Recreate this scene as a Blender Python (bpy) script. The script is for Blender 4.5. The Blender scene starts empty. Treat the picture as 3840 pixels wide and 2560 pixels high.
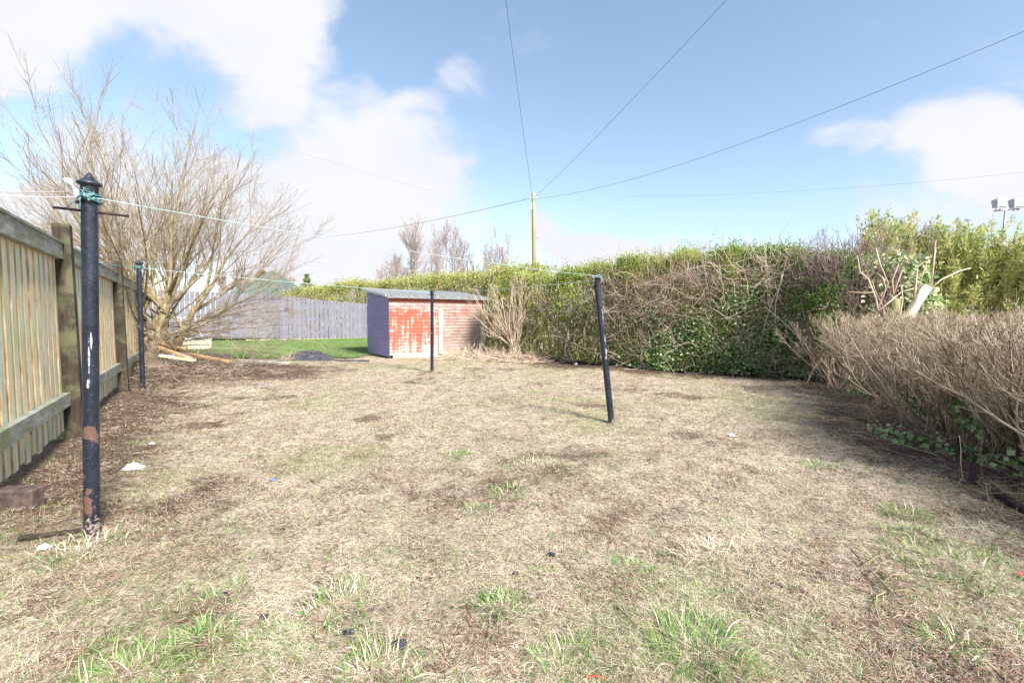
import bpy, math, random
import numpy as np
from mathutils import Vector, Matrix
R = math.radians
random.seed(7)
rng = np.random.default_rng(11)
S = bpy.context.scene
COL = S.collection

# ------------------------------------------------------------ camera, sky, sun, exposure
CAM_H = 1.25
PITCH = R(3.02)
FPX = 16 / 36 * 3840
cd = bpy.data.cameras.new('camera'); cam = bpy.data.objects.new('camera', cd); COL.objects.link(cam)
cd.lens = 16; cd.sensor_width = 36; cd.sensor_fit = 'HORIZONTAL'; cd.clip_start = .05; cd.clip_end = 2000
cam.location = (0, 0, CAM_H); cam.rotation_euler = (R(90) - PITCH, 0, 0)
S.camera = cam
S.view_settings.view_transform = 'Standard'; S.view_settings.look = 'None'
S.view_settings.exposure = 1.5; S.view_settings.gamma = 1
S.cycles.max_bounces = 6; S.cycles.diffuse_bounces = 4; S.cycles.transmission_bounces = 3
S.cycles.use_adaptive_sampling = True

SUN_EL = R(40); SUN_AZ = math.atan2(.64, -.77)
to_sun = Vector((math.sin(SUN_AZ) * math.cos(SUN_EL), math.cos(SUN_AZ) * math.cos(SUN_EL), math.sin(SUN_EL)))
sl = bpy.data.lights.new('sun', 'SUN'); so = bpy.data.objects.new('sun', sl); COL.objects.link(so)
sl.energy = 3.9; sl.angle = R(12); sl.color = (1, .95, .87)
so.rotation_euler = to_sun.to_track_quat('Z', 'Y').to_euler(); so.location = to_sun * 40

W = bpy.data.worlds.new('World'); S.world = W; W.use_nodes = True


class NT:
    """small node-building helper"""
    def __init__(s, tree):
        s.t = tree; tree.nodes.clear()

    def n(s, typ, **kw):
        nd = s.t.nodes.new(typ)
        for k, v in kw.items():
            if k[0] == '_': setattr(nd, k[1:], v)
        return nd

    def l(s, a, b): s.t.links.new(a, b)

    def setin(s, sock, v):
        if isinstance(v, bpy.types.NodeSocket): s.l(v, sock)
        elif isinstance(v, (tuple, list)) and sock.type == 'RGBA' and len(v) == 3: sock.default_value = (*v, 1)
        else: sock.default_value = v

    def math(s, op, a, b=0.0, c=None, clamp=False):
        nd = s.n('ShaderNodeMath', _operation=op, _use_clamp=clamp)
        s.setin(nd.inputs[0], a); s.setin(nd.inputs[1], b)
        if c is not None: s.setin(nd.inputs[2], c)
        return nd.outputs[0]

    def vmath(s, op, a, b=(0, 0, 0)):
        nd = s.n('ShaderNodeVectorMath', _operation=op)
        s.setin(nd.inputs[0], a)
        if op == 'SCALE': s.setin(nd.inputs[3], b)
        else: s.setin(nd.inputs[1], b)
        return nd.outputs['Value'] if op in ('LENGTH', 'DISTANCE', 'DOT_PRODUCT') else nd.outputs[0]

    def rng(s, v, a, b, c=0.0, d=1.0, smooth=True):
        nd = s.n('ShaderNodeMapRange', _interpolation_type='SMOOTHSTEP' if smooth else 'LINEAR')
        for i, x in enumerate((v, a, b, c, d)): s.setin(nd.inputs[i], x)
        return nd.outputs[0]

    def noise(s, vec, scale=5.0, detail=4.0, rough=.55, dist=0.0, w=None):
        nd = s.n('ShaderNodeTexNoise')
        if vec is not None: s.l(vec, nd.inputs['Vector'])
        nd.inputs['Scale'].default_value = scale; nd.inputs['Detail'].default_value = detail
        nd.inputs['Roughness'].default_value = rough; nd.inputs['Distortion'].default_value = dist
        return nd.outputs['Fac']

    def mix(s, f, a, b, typ='MIX'):
        nd = s.n('ShaderNodeMix', _data_type='RGBA', _blend_type=typ)
        s.setin(nd.inputs[0], f); s.setin(nd.inputs[6], a); s.setin(nd.inputs[7], b)
        return nd.outputs[2]

    def ramp(s, fac, stops, interp='LINEAR'):
        nd = s.n('ShaderNodeValToRGB'); cr = nd.color_ramp; cr.interpolation = interp
        while len(cr.elements) > 1: cr.elements.remove(cr.elements[-1])
        cr.elements[0].position = stops[0][0]; cr.elements[0].color = (*stops[0][1], 1)
        for p, c in stops[1:]:
            e = cr.elements.new(p); e.color = (*c, 1)
        s.l(fac, nd.inputs[0]); return nd.outputs[0]

    def mapping(s, vec, scale=(1, 1, 1), loc=(0, 0, 0), rot=(0, 0, 0)):
        nd = s.n('ShaderNodeMapping'); s.l(vec, nd.inputs[0])
        nd.inputs['Scale'].default_value = scale; nd.inputs['Location'].default_value = loc
        nd.inputs['Rotation'].default_value = rot
        return nd.outputs[0]


def build_sky():
    T = NT(W.node_tree)
    sky = T.n('ShaderNodeTexSky', _sky_type='NISHITA', _sun_disc=False)
    sky.sun_elevation = SUN_EL; sky.sun_rotation = SUN_AZ; sky.air_density = 1.0; sky.dust_density = .3; sky.ozone_density = 1.6
    gen = T.n('ShaderNodeTexCoord').outputs['Generated']
    sp = T.n('ShaderNodeSeparateXYZ'); T.l(gen, sp.inputs[0])
    y = T.math('MAXIMUM', sp.outputs[1], .12)
    u = T.math('DIVIDE', sp.outputs[0], y); v = T.math('DIVIDE', sp.outputs[2], y)
    cb = T.n('ShaderNodeCombineXYZ'); T.l(u, cb.inputs[0]); T.l(v, cb.inputs[1])
    uv = cb.outputs[0]
    nz = T.n('ShaderNodeTexNoise'); T.l(gen, nz.inputs[0]); nz.inputs['Scale'].default_value = 4.5; nz.inputs['Detail'].default_value = 5
    off = T.vmath('SCALE', T.vmath('SUBTRACT', nz.outputs['Color'], (.5, .5, .5)), .34)
    uvd = T.vmath('ADD', uv, off)
    # soft cloud banks: (centre x, centre y, radius x, radius y, strength) in tangent units round the +Y direction
    px = lambda X, Y, rx, ry, a: ((X - 1920) / FPX, (1190 - Y) / FPX, rx / FPX, ry / FPX, a)
    banks = [px(250, 120, 900, 260, 1.0), px(900, 180, 560, 330, 1.0), px(1350, 370, 420, 150, .72),
             px(1150, 760, 640, 450, 1.5), px(1250, 560, 330, 230, 1.1), px(350, 620, 420, 200, .72),
             px(300, 900, 900, 200, .95), px(2320, 930, 380, 130, 1.25), px(1700, 930, 420, 130, .55),
             px(3640, 560, 360, 240, 1.15), px(3200, 560, 260, 90, .5), px(3560, 800, 420, 120, .55), px(3740, 220, 240, 150, .5),
             px(3950, 1000, 260, 230, 1.1), px(1900, 1140, 2600, 60, .35)]
    tot = None
    for cx, cy, rx, ry, a in banks:
        d = T.vmath('LENGTH', T.vmath('MULTIPLY', T.vmath('SUBTRACT', uvd, (cx, cy, 0)), (1 / rx, 1 / ry, 0)))
        m = T.rng(d, 1.35, .35, 0, a)
        tot = m if tot is None else T.math('MAXIMUM', tot, m)
    # bites of blue out of the banks
    for X, Y, rx, ry, a in ((560, 300, 260, 130, .55), (880, 480, 230, 100, .5), (60, 560, 200, 220, .7), (1500, 130, 160, 200, .8), (1420, 960, 110, 60, .45)):
        cx, cy, rx, ry, _ = px(X, Y, rx, ry, a)
        d = T.vmath('LENGTH', T.vmath('MULTIPLY', T.vmath('SUBTRACT', uvd, (cx, cy, 0)), (1 / rx, 1 / ry, 0)))
        tot = T.math('SUBTRACT', tot, T.rng(d, 1.3, .2, 0, a))
    n1 = T.noise(T.mapping(gen, (1, 1, 1.7)), 5.5, 10, .64, .35)
    back = T.rng(sp.outputs[1], .25, -.1, 0, .45)
    dens = T.math('ADD', T.math('ADD', tot, back), T.math('MULTIPLY', T.math('SUBTRACT', n1, .5), 1.7))
    mask = T.rng(dens, .14, .95, 0, 1)
    shade = T.noise(T.mapping(gen, (1, 1, 1.5), (3, 1, 2)), 4, 5, .5)
    ccol = T.ramp(T.math('ADD', T.math('MULTIPLY', shade, .7), T.math('MULTIPLY', mask, .3)), [(.3, (.62, .66, .80)), (.5, (.74, .76, .86)), (.68, (.80, .81, .84))])
    skyc = T.n('ShaderNodeHueSaturation'); T.l(sky.outputs[0], skyc.inputs['Color']); skyc.inputs['Saturation'].default_value = .84
    b1 = T.n('ShaderNodeBackground'); T.l(T.mix(1.0, skyc.outputs[0], T.ramp(sp.outputs[2], [(0.0, (.76, .77, .78)), (.22, (.90, .92, .92)), (.55, (.96, 1.03, 1.0))]), 'MULTIPLY'), b1.inputs[0]); b1.inputs[1].default_value = .092
    b2 = T.n('ShaderNodeBackground'); T.l(ccol, b2.inputs[0]); b2.inputs[1].default_value = .42
    mx = T.n('ShaderNodeMixShader'); T.l(mask, mx.inputs[0]); T.l(b1.outputs[0], mx.inputs[1]); T.l(b2.outputs[0], mx.inputs[2])
    o = T.n('ShaderNodeOutputWorld'); T.l(mx.outputs[0], o.inputs[0])


build_sky()

# ------------------------------------------------------------ projection helpers (photo pixel -> place in the world)
_f = np.array([0, math.cos(PITCH), -math.sin(PITCH)]); _u = np.array([0, math.sin(PITCH), math.cos(PITCH)])


def ray(px, py): return np.array([(px - 1920) / FPX, 0, 0]) + _u * ((1280 - py) / FPX) + _f


def pt(px, py, Y):
    d = ray(px, py); return np.array([0, 0, CAM_H]) + d * (Y / d[1])


def gnd(px, py, z=0.0):
    d = ray(px, py); return np.array([0, 0, CAM_H]) + d * ((z - CAM_H) / d[2])


# ------------------------------------------------------------ noise on the ground
_tabs = {}


def vnoise(x, y, sc, seed=0):
    x = np.asarray(x, float) * sc + 1000.37; y = np.asarray(y, float) * sc + 1000.71
    if seed not in _tabs: _tabs[seed] = np.random.default_rng(seed + 99).random((256, 256))
    T = _tabs[seed]; xi = np.floor(x).astype(int); yi = np.floor(y).astype(int); fx = x - xi; fy = y - yi
    fx = fx * fx * (3 - 2 * fx); fy = fy * fy * (3 - 2 * fy)
    g = lambda a, b: T[a & 255, b & 255]
    return (g(xi, yi) * (1 - fx) + g(xi + 1, yi) * fx) * (1 - fy) + (g(xi, yi + 1) * (1 - fx) + g(xi + 1, yi + 1) * fx) * fy


def fbm(x, y, sc, seed=0, o=4):
    t = 0; a = 1; s = 0
    for i in range(o):
        t = t + a * vnoise(x, y, sc * 2 ** i, seed + i); s += a; a *= .5
    return t / s


def gz(x, y):
    x = np.asarray(x, float); y = np.asarray(y, float)
    near = np.clip((16 - y) / 3, 0, 1)
    z = ((fbm(x, y, 1.1, 3) - .5) * .07 + (fbm(x, y, 6, 5, 3) - .5) * .05) * near
    z = z + np.clip((y - 15) / 9, 0, 1) * .16
    return z


def segdist(x, y, pts):
    best = np.full(np.shape(x), 1e9)
    for (ax, ay), (bx, by) in zip(pts[:-1], pts[1:]):
        dx, dy = bx - ax, by - ay
        t = np.clip(((x - ax) * dx + (y - ay) * dy) / (dx * dx + dy * dy), 0, 1)
        best = np.minimum(best, np.hypot(x - ax - t * dx, y - ay - t * dy))
    return best


HEDGE_LINE = [(-.6, 14.2), (1.92, 11.8), (4.65, 10.1), (6.3, 9.0)]
NEAR_LINE = [(6.1, 8.8), (4.9, 6.0), (4.1, 4.1), (3.75, 2.9), (3.6, 1.2)]
FD = np.array([-.5648, .8252]); FN = np.array([.8252, .5648]); F0 = np.array([-3.63, 3.23])


def fence_pt(t, off=0.0): return F0 + FD * t + FN * off


FENCE_LINE = [tuple(fence_pt(-3)), tuple(fence_pt(9.6))]


def soil_mask(x, y):
    n = fbm(x, y, 1.6, 21) - .5; n2 = fbm(x, y, 9, 31, 2) - .5
    a = np.clip(1.25 - segdist(x, y, HEDGE_LINE) / 1.15 + n * 1.1 + n2 * .6, 0, 1)
    b = np.clip(1.25 - segdist(x, y, NEAR_LINE) / .9 + n * 1.3 + n2 * .6, 0, 1)
    c = np.clip(1.5 - segdist(x, y, FENCE_LINE) / 1.0 + n * 1.8 + n2 * 1.2, 0, 1) * .85 * np.clip((y - 1.9) / 1.2, .12, 1)
    d = np.clip(1.7 - np.hypot((x + 6.4) / 2.5, (y - 10.2) / 2.0) * 1.25 + n * .8 + n2 * .6, 0, 1)
    e = np.clip((fbm(x, y, 1.3, 44, 3) - .6) * 6 + n2 * 2.4 - .05, 0, 1) * .6
    return np.clip(np.maximum.reduce([a, b, c, d, e]), 0, 1)


def green_mask(x, y):
    n = fbm(x, y, .8, 61, 4)
    g = np.clip((n - .55) * 6, 0, 1)
    band = np.exp(-((y - (11.2 - .28 * x)) / 2.0) ** 2) * .8       # greener strip towards the far end
    g = np.maximum(g * .7, band * np.clip((fbm(x, y, 1.6, 71) - .38) * 4, 0, 1))
    fore = np.clip((3.0 - y) / 1.6, 0, 1) * np.clip((fbm(x, y, 1.9, 81) - .45) * 5, 0, 1)
    return np.clip(np.maximum(g, fore * .85), 0, 1)


# ------------------------------------------------------------ materials
def newmat(name):
    m = bpy.data.materials.new(name); m.use_nodes = True
    return m, NT(m.node_tree)


def finish(T, col, rough=.8, bump=None, bstr=.3, bdist=.01, spec=.3, transl=0.0, metal=0.0):
    p = T.n('ShaderNodeBsdfPrincipled'); T.setin(p.inputs['Base Color'], col)
    T.setin(p.inputs['Roughness'], rough); T.setin(p.inputs['Metallic'], metal)
    p.inputs['Specular IOR Level'].default_value = spec
    if bump is not None:
        b = T.n('ShaderNodeBump'); T.l(bump, b.inputs['Height']); b.inputs['Strength'].default_value = bstr
        b.inputs['Distance'].default_value = bdist; T.l(b.outputs[0], p.inputs['Normal'])
    out = p.outputs[0]
    if transl > 0:
        t = T.n('ShaderNodeBsdfTranslucent'); T.setin(t.inputs[0], col)
        mx = T.n('ShaderNodeMixShader'); mx.inputs[0].default_value = transl
        T.l(out, mx.inputs[1]); T.l(t.outputs[0], mx.inputs[2]); out = mx.outputs[0]
    o = T.n('ShaderNodeOutputMaterial'); T.l(out, o.inputs[0])


def veg(name, cols, scale=2.0, transl=.25, rough=.6, spec=.3, big=.35):
    """foliage, straw and twigs: each leaf or twig its own tone, drifting in patches"""
    m, T = newmat(name)
    g = T.n('ShaderNodeNewGeometry')
    nz = T.noise(g.outputs['Position'], scale, 3)
    f = T.math('ADD', T.math('MULTIPLY', g.outputs['Random Per Island'], 1 - big), T.math('MULTIPLY', T.rng(nz, .3, .7, 0, 1), big))
    k = len(cols)
    c = T.ramp(f, [((i + .1) / k, cc) for i, cc in enumerate(cols)])
    finish(T, c, rough, transl=transl, spec=spec)
    return m


def wood(name, dark, mid, light, grain=(14, 14, 1.2), rough=.85, moss=None, obj=True, bstr=.35):
    m, T = newmat(name)
    tc = T.n('ShaderNodeTexCoord'); v = tc.outputs['Object' if obj else 'Generated']
    g = T.n('ShaderNodeNewGeometry')
    vv = T.vmath('ADD', T.mapping(v, grain), T.vmath('SCALE', (1, 1, 1), T.math('MULTIPLY', g.outputs['Random Per Island'], 40)))
    n1 = T.noise(vv, 3.0, 6, .6, .4); n2 = T.noise(v, 2.2, 4, .6)
    c = T.ramp(T.math('ADD', T.math('MULTIPLY', n1, .7), T.math('MULTIPLY', n2, .3)), [(.32, dark), (.5, mid), (.68, light)])
    c = T.mix(T.math('MULTIPLY', T.rng(g.outputs['Random Per Island'], 0, 1, 0, 1, False), .35), c, light)
    if moss: c = T.mix(T.rng(T.noise(v, 3.5, 5, .65, .5), .45, .68, 0, .75), c, moss)
    finish(T, c, rough, n1, bstr, .004)
    return m


def plain(name, c1, c2, scale=20, rough=.7, metal=0.0, spec=.3, bstr=.2, transl=0):
    m, T = newmat(name)
    v = T.n('ShaderNodeTexCoord').outputs['Object']; n = T.noise(v, scale, 5, .6)
    finish(T, T.mix(T.rng(n, .35, .65), c1, c2), rough, n, bstr, .003, spec, transl, metal)
    return m


M = {}


def mats():
    # ground: dead thatch over soil, three painted masks describe where the turf has worn away
    m, T = newmat('worn_turf')
    g = T.n('ShaderNodeNewGeometry'); P = g.outputs['Position']
    at = T.n('ShaderNodeVertexColor', _layer_name='cover'); sp = T.n('ShaderNodeSeparateColor'); T.l(at.outputs[0], sp.inputs[0])
    fib = T.noise(T.mapping(P, (30, 90, 30), rot=(0, 0, .5)), 1.0, 5, .65, 1.5)
    fib2 = T.noise(T.mapping(P, (90, 28, 30), rot=(0, 0, .2)), 1.0, 5, .65, 1.5)
    ff = T.math('MAXIMUM', fib, fib2)
    med = T.noise(P, 5, 4, .6); spk = T.noise(P, 34, 4, .7, .8)
    straw = T.ramp(T.math('ADD', T.math('ADD', T.math('MULTIPLY', ff, .25), T.math('MULTIPLY', med, .25)), T.math('MULTIPLY', spk, .5)), [(.41, (.10, .065, .045)), (.47, (.29, .22, .165)), (.545, (.49, .41, .315)), (.67, (.68, .60, .49))])
    soil = T.ramp(T.math('ADD', T.math('ADD', T.math('MULTIPLY', ff, .3), T.math('MULTIPLY', med, .2)), T.math('MULTIPLY', spk, .5)), [(.42, (.045, .025, .018)), (.55, (.12, .075, .055)), (.72, (.26, .18, .13))])
    grn = T.ramp(ff, [(.35, (.10, .13, .04)), (.65, (.36, .42, .16))])
    c = T.mix(T.math('MULTIPLY', sp.outputs[1], .45), straw, grn)
    c = T.mix(T.rng(sp.outputs[0], .15, .85, 0, .92), c, soil)
    finish(T, c, .95, T.math('ADD', T.math('MULTIPLY', ff, .5), T.math('MULTIPLY', spk, 1.5)), .9, .03, .1)
    M['turf'] = m
    m, T = newmat('lawn_green')
    P = T.n('ShaderNodeNewGeometry').outputs['Position']
    finish(T, T.ramp(T.noise(P, 5, 6, .65), [(.3, (.09, .14, .045)), (.55, (.15, .22, .07)), (.75, (.25, .31, .13))]), .9, T.noise(P, 60, 3), .5, .02, .1)
    M['lawn'] = m
    M['straw'] = veg('dead_straw', [(.11, .07, .05), (.30, .22, .16), (.51, .415, .30), (.65, .555, .425), (.76, .69, .56)], 1.2, .1, .8, .15, .3)
    M['brown_litter'] = veg('brown_leaf_litter', [(.05, .03, .022), (.11, .065, .048), (.19, .115, .085), (.27, .17, .12), (.42, .30, .22)], 3, .1, .8, .2, .3)
    M['grass'] = veg('short_grass', [(.08, .17, .03), (.13, .23, .05), (.23, .35, .10), (.42, .47, .24)], 2, .3, .5, .3, .3)
    M['tuft'] = veg('fresh_grass', [(.07, .17, .03), (.12, .26, .05), (.20, .36, .09), (.36, .44, .20)], 4, .3, .5, .3, .2)
    M['lawn_blade'] = veg('lawn_grass', [(.08, .14, .035), (.14, .22, .06), (.23, .31, .12)], 2, .3, .5, .3, .4)
    M['privet'] = veg('privet_leaf', [(.08, .13, .02), (.16, .23, .035), (.27, .35, .06), (.40, .45, .10), (.54, .55, .20)], 1.6, .3, .45, .4, .4)
    M['privet_far'] = veg('privet_leaf_far', [(.14, .19, .04), (.25, .31, .07), (.38, .42, .11), (.50, .50, .19), (.55, .47, .26)], 1.2, .35, .5, .3, .4)
    M['shrub_green'] = veg('evergreen_leaf', [(.045, .10, .02), (.09, .18, .035), (.17, .29, .05), (.32, .42, .10)], 1.8, .3, .4, .4, .4)
    M['ivy'] = veg('ivy_leaf', [(.03, .06, .015), (.06, .12, .03), (.12, .21, .05), (.22, .32, .11), (.44, .50, .26)], 2.4, .15, .35, .5, .35)
    M['variegated'] = veg('variegated_leaf', [(.04, .11, .03), (.10, .22, .06), (.25, .38, .13), (.55, .58, .30), (.72, .70, .44)], 3, .25, .35, .5, .25)
    M['willowleaf'] = veg('narrow_leaf', [(.10, .16, .04), (.22, .30, .07), (.38, .43, .12), (.55, .55, .19), (.66, .62, .32)], 1.5, .35, .45, .4, .4)
    M['deadleaf'] = veg('dead_leaf', [(.12, .07, .04), (.28, .18, .11), (.42, .32, .2)], 2, .2, .8, .2, .2)
    M['twig_brown'] = veg('brown_twig', [(.10, .065, .05), (.20, .14, .11), (.34, .25, .20), (.48, .38, .31)], 2, 0, .8, .2, .3)
    M['twig_pink'] = veg('pinkish_twig', [(.08, .06, .04), (.165, .125, .085), (.27, .21, .15), (.42, .35, .26)], 2, 0, .8, .2, .3)
    M['twig_tip'] = veg('pale_twig_tip', [(.16, .115, .08), (.30, .225, .155), (.44, .35, .25), (.58, .49, .37)], 2, 0, .8, .2, .3)
    M['twig_dark'] = veg('dark_cut_brushwood', [(.05, .032, .028), (.11, .075, .06), (.20, .14, .11), (.40, .31, .24)], 2, 0, .8, .2, .2)
    M['twig_purple'] = veg('purplish_twig', [(.10, .06, .065), (.19, .12, .13), (.30, .21, .20)], 2, 0, .8, .2, .3)
    M['twig_pale'] = veg('pale_twig', [(.30, .21, .15), (.48, .37, .27), (.62, .52, .42)], 2, 0, .8, .2, .3)
    M['twig_willow'] = veg('willow_twig', [(.13, .09, .06), (.21, .15, .10), (.28, .22, .15), (.37, .32, .24)], 1, 0, .7, .25, .3)
    M['twig_grey'] = veg('far_grey_twig', [(.22, .17, .17), (.33, .27, .26), (.45, .39, .37)], .5, 0, .9, .1, .3)
    m, T = newmat('willow_bark')
    P = T.n('ShaderNodeNewGeometry').outputs['Position']
    n = T.noise(T.mapping(P, (14, 14, 3)), 1.2, 6, .65, .6); n2 = T.noise(P, 3, 4)
    c = T.ramp(n, [(.3, (.09, .06, .035)), (.5, (.27, .21, .13)), (.7, (.47, .41, .28))])
    finish(T, T.mix(T.rng(n2, .45, .7, 0, .6), c, (.26, .27, .12)), .9, n, .8, .02, .15)
    M['bark'] = m
    M['bark_far'] = wood('far_bark', (.20, .16, .14), (.34, .28, .25), (.50, .44, .40), (2, 2, .5))
    # weathered garden fence: green-grey algae on the faces, raw orange wood on the cut edges
    m, T = newmat('weathered_picket')
    tc = T.n('ShaderNodeTexCoord').outputs['Object']; g = T.n('ShaderNodeNewGeometry')
    isl = g.outputs['Random Per Island']
    vv = T.vmath('ADD', T.mapping(tc, (26, 26, 1.4)), T.vmath('SCALE', (1, 3, 7), T.math('MULTIPLY', isl, 30)))
    gr = T.noise(vv, 1.6, 6, .65, .5); blot = T.noise(tc, 2.6, 4, .6, .6)
    c = T.ramp(gr, [(.28, (.24, .24, .17)), (.42, (.60, .61, .43)), (.58, (.74, .73, .58)), (.75, (.82, .80, .70))])
    c = T.mix(T.rng(blot, .42, .68, 0, .5), c, (.44, .49, .24))
    c = T.mix(T.rng(isl, .5, 1, 0, .3), c, (.44, .45, .50))
    finish(T, c, .9, gr, .5, .004, .15); M['picket'] = m
    m, T = newmat('raw_edge')
    tc = T.n('ShaderNodeTexCoord').outputs['Object']; g = T.n('ShaderNodeNewGeometry')
    gr = T.noise(T.mapping(tc, (20, 20, 3)), 2, 5, .6)
    c = T.ramp(gr, [(.3, (.24, .115, .045)), (.5, (.49, .28, .12)), (.72, (.66, .52, .28))])
    c = T.mix(T.rng(T.noise(tc, 2.3, 2), .42, .6, 0, .7), c, (.34, .31, .16))
    finish(T, c, .9, gr, .3, .003, .15); M['edge'] = m
    M['rail'] = wood('mossy_rail', (.07, .07, .05), (.24, .24, .20), (.46, .46, .42), (2.2, 9, 9), moss=(.16, .20, .06))
    M['post'] = wood('dark_post', (.012, .008, .006), (.028, .019, .013), (.075, .057, .043), (18, 18, 1.6), moss=(.13, .13, .07))
    M['purple_board'] = wood('lilac_painted_board', (.11, .107, .14), (.16, .155, .195), (.225, .22, .26), (8, 8, 1.2), rough=.7, bstr=.15)
    M['purple_dark'] = wood('lilac_painted_rail', (.15, .14, .19), (.24, .23, .31), (.32, .31, .40), (4, 4, 4), rough=.7)
    # shed cladding: white bloom and bare wood showing through worn red paint
    m, T = newmat('peeling_red_cladding')
    tc = T.n('ShaderNodeTexCoord').outputs['Object']; sp = T.n('ShaderNodeSeparateXYZ'); T.l(tc, sp.inputs[0])
    U, Z = sp.outputs[0], sp.outputs[2]
    board = T.math('FLOOR', T.math('DIVIDE', Z, .1))
    cb = T.n('ShaderNodeCombineXYZ'); T.l(T.math('MULTIPLY', U, 3.2), cb.inputs[0]); T.l(T.math('MULTIPLY', board, 3.7), cb.inputs[1]); T.l(T.math('MULTIPLY', Z, 5), cb.inputs[2])
    perb = T.noise(cb.outputs[0], 1.0, 5, .65, .2)
    streak = T.noise(T.mapping(tc, (13, 1, 1.1)), 1.0, 3, .6, .2); fine = T.noise(T.mapping(tc, (9, 1, 30)), 2.5, 5, .7, .6)
    bare = T.ramp(fine, [(.3, (.30, .20, .17)), (.5, (.52, .41, .36)), (.7, (.68, .59, .54))])
    grey = T.ramp(perb, [(.3, (.14, .085, .075)), (.55, (.30, .19, .17)), (.75, (.48, .38, .36))])
    topz = T.rng(Z, 1.0, 1.55, 0, 1)
    rgt = T.rng(U, 1.55, 1.75, 0, 1)
    gm = T.math('ADD', T.math('MULTIPLY', T.rng(perb, .4, .6), T.math('MAXIMUM', topz, T.math('MULTIPLY', rgt, T.math('MULTIPLY', T.rng(U, 2.9, 2.3), T.rng(Z, .3, .6))))), .12, clamp=True)
    c = T.mix(gm, T.mix(T.math('MULTIPLY', rgt, .45), bare, (.30, .20, .16)), grey)
    zone = T.math('MULTIPLY', T.rng(U, 2.3, 1.0, .15, 1), T.math('MULTIPLY', T.rng(Z, 1.75, 1.3), T.rng(Z, -.5, .85)))
    zone2 = T.math('MULTIPLY', T.math('MULTIPLY', T.rng(U, 1.9, 2.15), T.rng(U, 2.95, 2.75)), T.math('MULTIPLY', T.rng(Z, 1.25, 1.35), T.rng(Z, 1.62, 1.5)))
    rm = T.math('MAXIMUM', zone, T.math('MULTIPLY', zone2, .62))
    rmask = T.rng(T.math('ADD', T.math('ADD', rm, T.math('MULTIPLY', T.math('SUBTRACT', streak, .5), 2.3)), T.math('MULTIPLY', T.math('SUBTRACT', perb, .5), 2.0)), .40, 1.0)
    red = T.ramp(fine, [(.3, (.34, .06, .04)), (.7, (.50, .13, .08))])
    red2 = T.mix(T.math('MULTIPLY', topz, .5), red, (.28, .08, .06))
    c = T.mix(T.math('MULTIPLY', rmask, .95), c, red2)
    c = T.mix(T.math('MULTIPLY', T.rng(Z, 1.70, 1.74), .8), c, (.50, .13, .08))
    c = T.mix(T.math('MULTIPLY', T.rng(T.math('FRACT', T.math('DIVIDE', Z, .1)), .2, .0, 0, 1), .6), c, (.10, .05, .04))  # shadow line at each board lap, painted into the colour
    finish(T, c, .85, fine, .4, .004, .15); M['red_clad'] = m
    M['purple_clad'] = wood('lilac_painted_cladding', (.20, .17, .37), (.27, .235, .46), (.35, .31, .55), (3, 3, 3), rough=.6, bstr=.15)
    M['felt'] = plain('grey_roofing_felt', (.13, .135, .145), (.24, .245, .255), 14, .9)
    M['pale_wood'] = wood('pale_bleached_wood', (.48, .42, .33), (.62, .56, .47), (.74, .70, .62), (14, 14, 1.5))
    M['yellow_wood'] = wood('yellowed_post_wood', (.34, .29, .13), (.52, .46, .27), (.64, .58, .42), (14, 14, 1.5))
    M['plank'] = wood('old_timber', (.14, .08, .035), (.34, .21, .10), (.52, .36, .20), (2, 2, 2))
    M['sleeper'] = wood('dark_sleeper', (.04, .03, .02), (.10, .075, .055), (.20, .16, .12), (3, 3, 3))
    M['box_wood'] = wood('new_pine', (.60, .50, .38), (.72, .61, .48), (.80, .71, .58), (2, 2, 2))
    M['white'] = plain('white_plastic', (.56, .57, .60), (.72, .72, .73), 30, .5)
    M['concrete'] = plain('old_concrete', (.32, .29, .25), (.50, .47, .42), 12, .95, bstr=.6)
    M['brick'] = plain('dark_brown_brick', (.06, .04, .035), (.12, .085, .075), 22, .9, bstr=.6)
    M['slate'] = plain('slate_chippings', (.03, .03, .04), (.12, .12, .15), 60, .7, bstr=.8)
    M['blue'] = plain('blue_plastic_sheet', (.02, .07, .30), (.08, .20, .55), 6, .35, spec=.5)
    M['red_plastic'] = plain('red_plastic', (.6, .03, .04), (.75, .06, .08), 6, .4)
    M['charcoal'] = plain('charcoal_black', (.012, .012, .02), (.05, .05, .07), 40, .8, bstr=.9)
    M['rust'] = plain('rusty_black_iron', (.015, .014, .016), (.06, .035, .03), 40, .7, .3)
    M['rope'] = plain('pale_teal_rope', (.24, .36, .36), (.42, .52, .52), 60, .7)
    M['rope_teal'] = plain('teal_twine', (.03, .13, .15), (.20, .34, .35), 60, .6)
    M['rope_pink'] = plain('pinkish_line', (.50, .40, .45), (.68, .58, .62), 60, .6)
    M['cable'] = plain('black_cable', (.10, .10, .12), (.15, .15, .17), 10, .6)
    M['metal'] = plain('grey_galvanised_steel', (.32, .34, .37), (.45, .47, .50), 6, .5, .4)
    M['lamp_glass'] = plain('pale_lamp_glass', (.22, .25, .30), (.32, .36, .42), 6, .3, .0, .5)
    m, T = newmat('telegraph_wood')
    tc = T.n('ShaderNodeTexCoord').outputs['Object']; g = T.n('ShaderNodeNewGeometry'); sp = T.n('ShaderNodeSeparateXYZ'); T.l(tc, sp.inputs[0])
    n = T.noise(T.mapping(tc, (22, 22, 1.2)), 1.0, 5, .6)
    c = T.ramp(n, [(.3, (.17, .11, .08)), (.5, (.30, .23, .17)), (.7, (.42, .35, .27))])
    c = T.mix(T.rng(T.math('ADD', T.math('MULTIPLY', sp.outputs[0], -6), n), .5, 1.1, 0, .5), c, (.32, .31, .17))
    c = T.mix(T.rng(sp.outputs[2], 5.9, 6.9, 0, .7), c, (.30, .36, .24))
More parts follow.
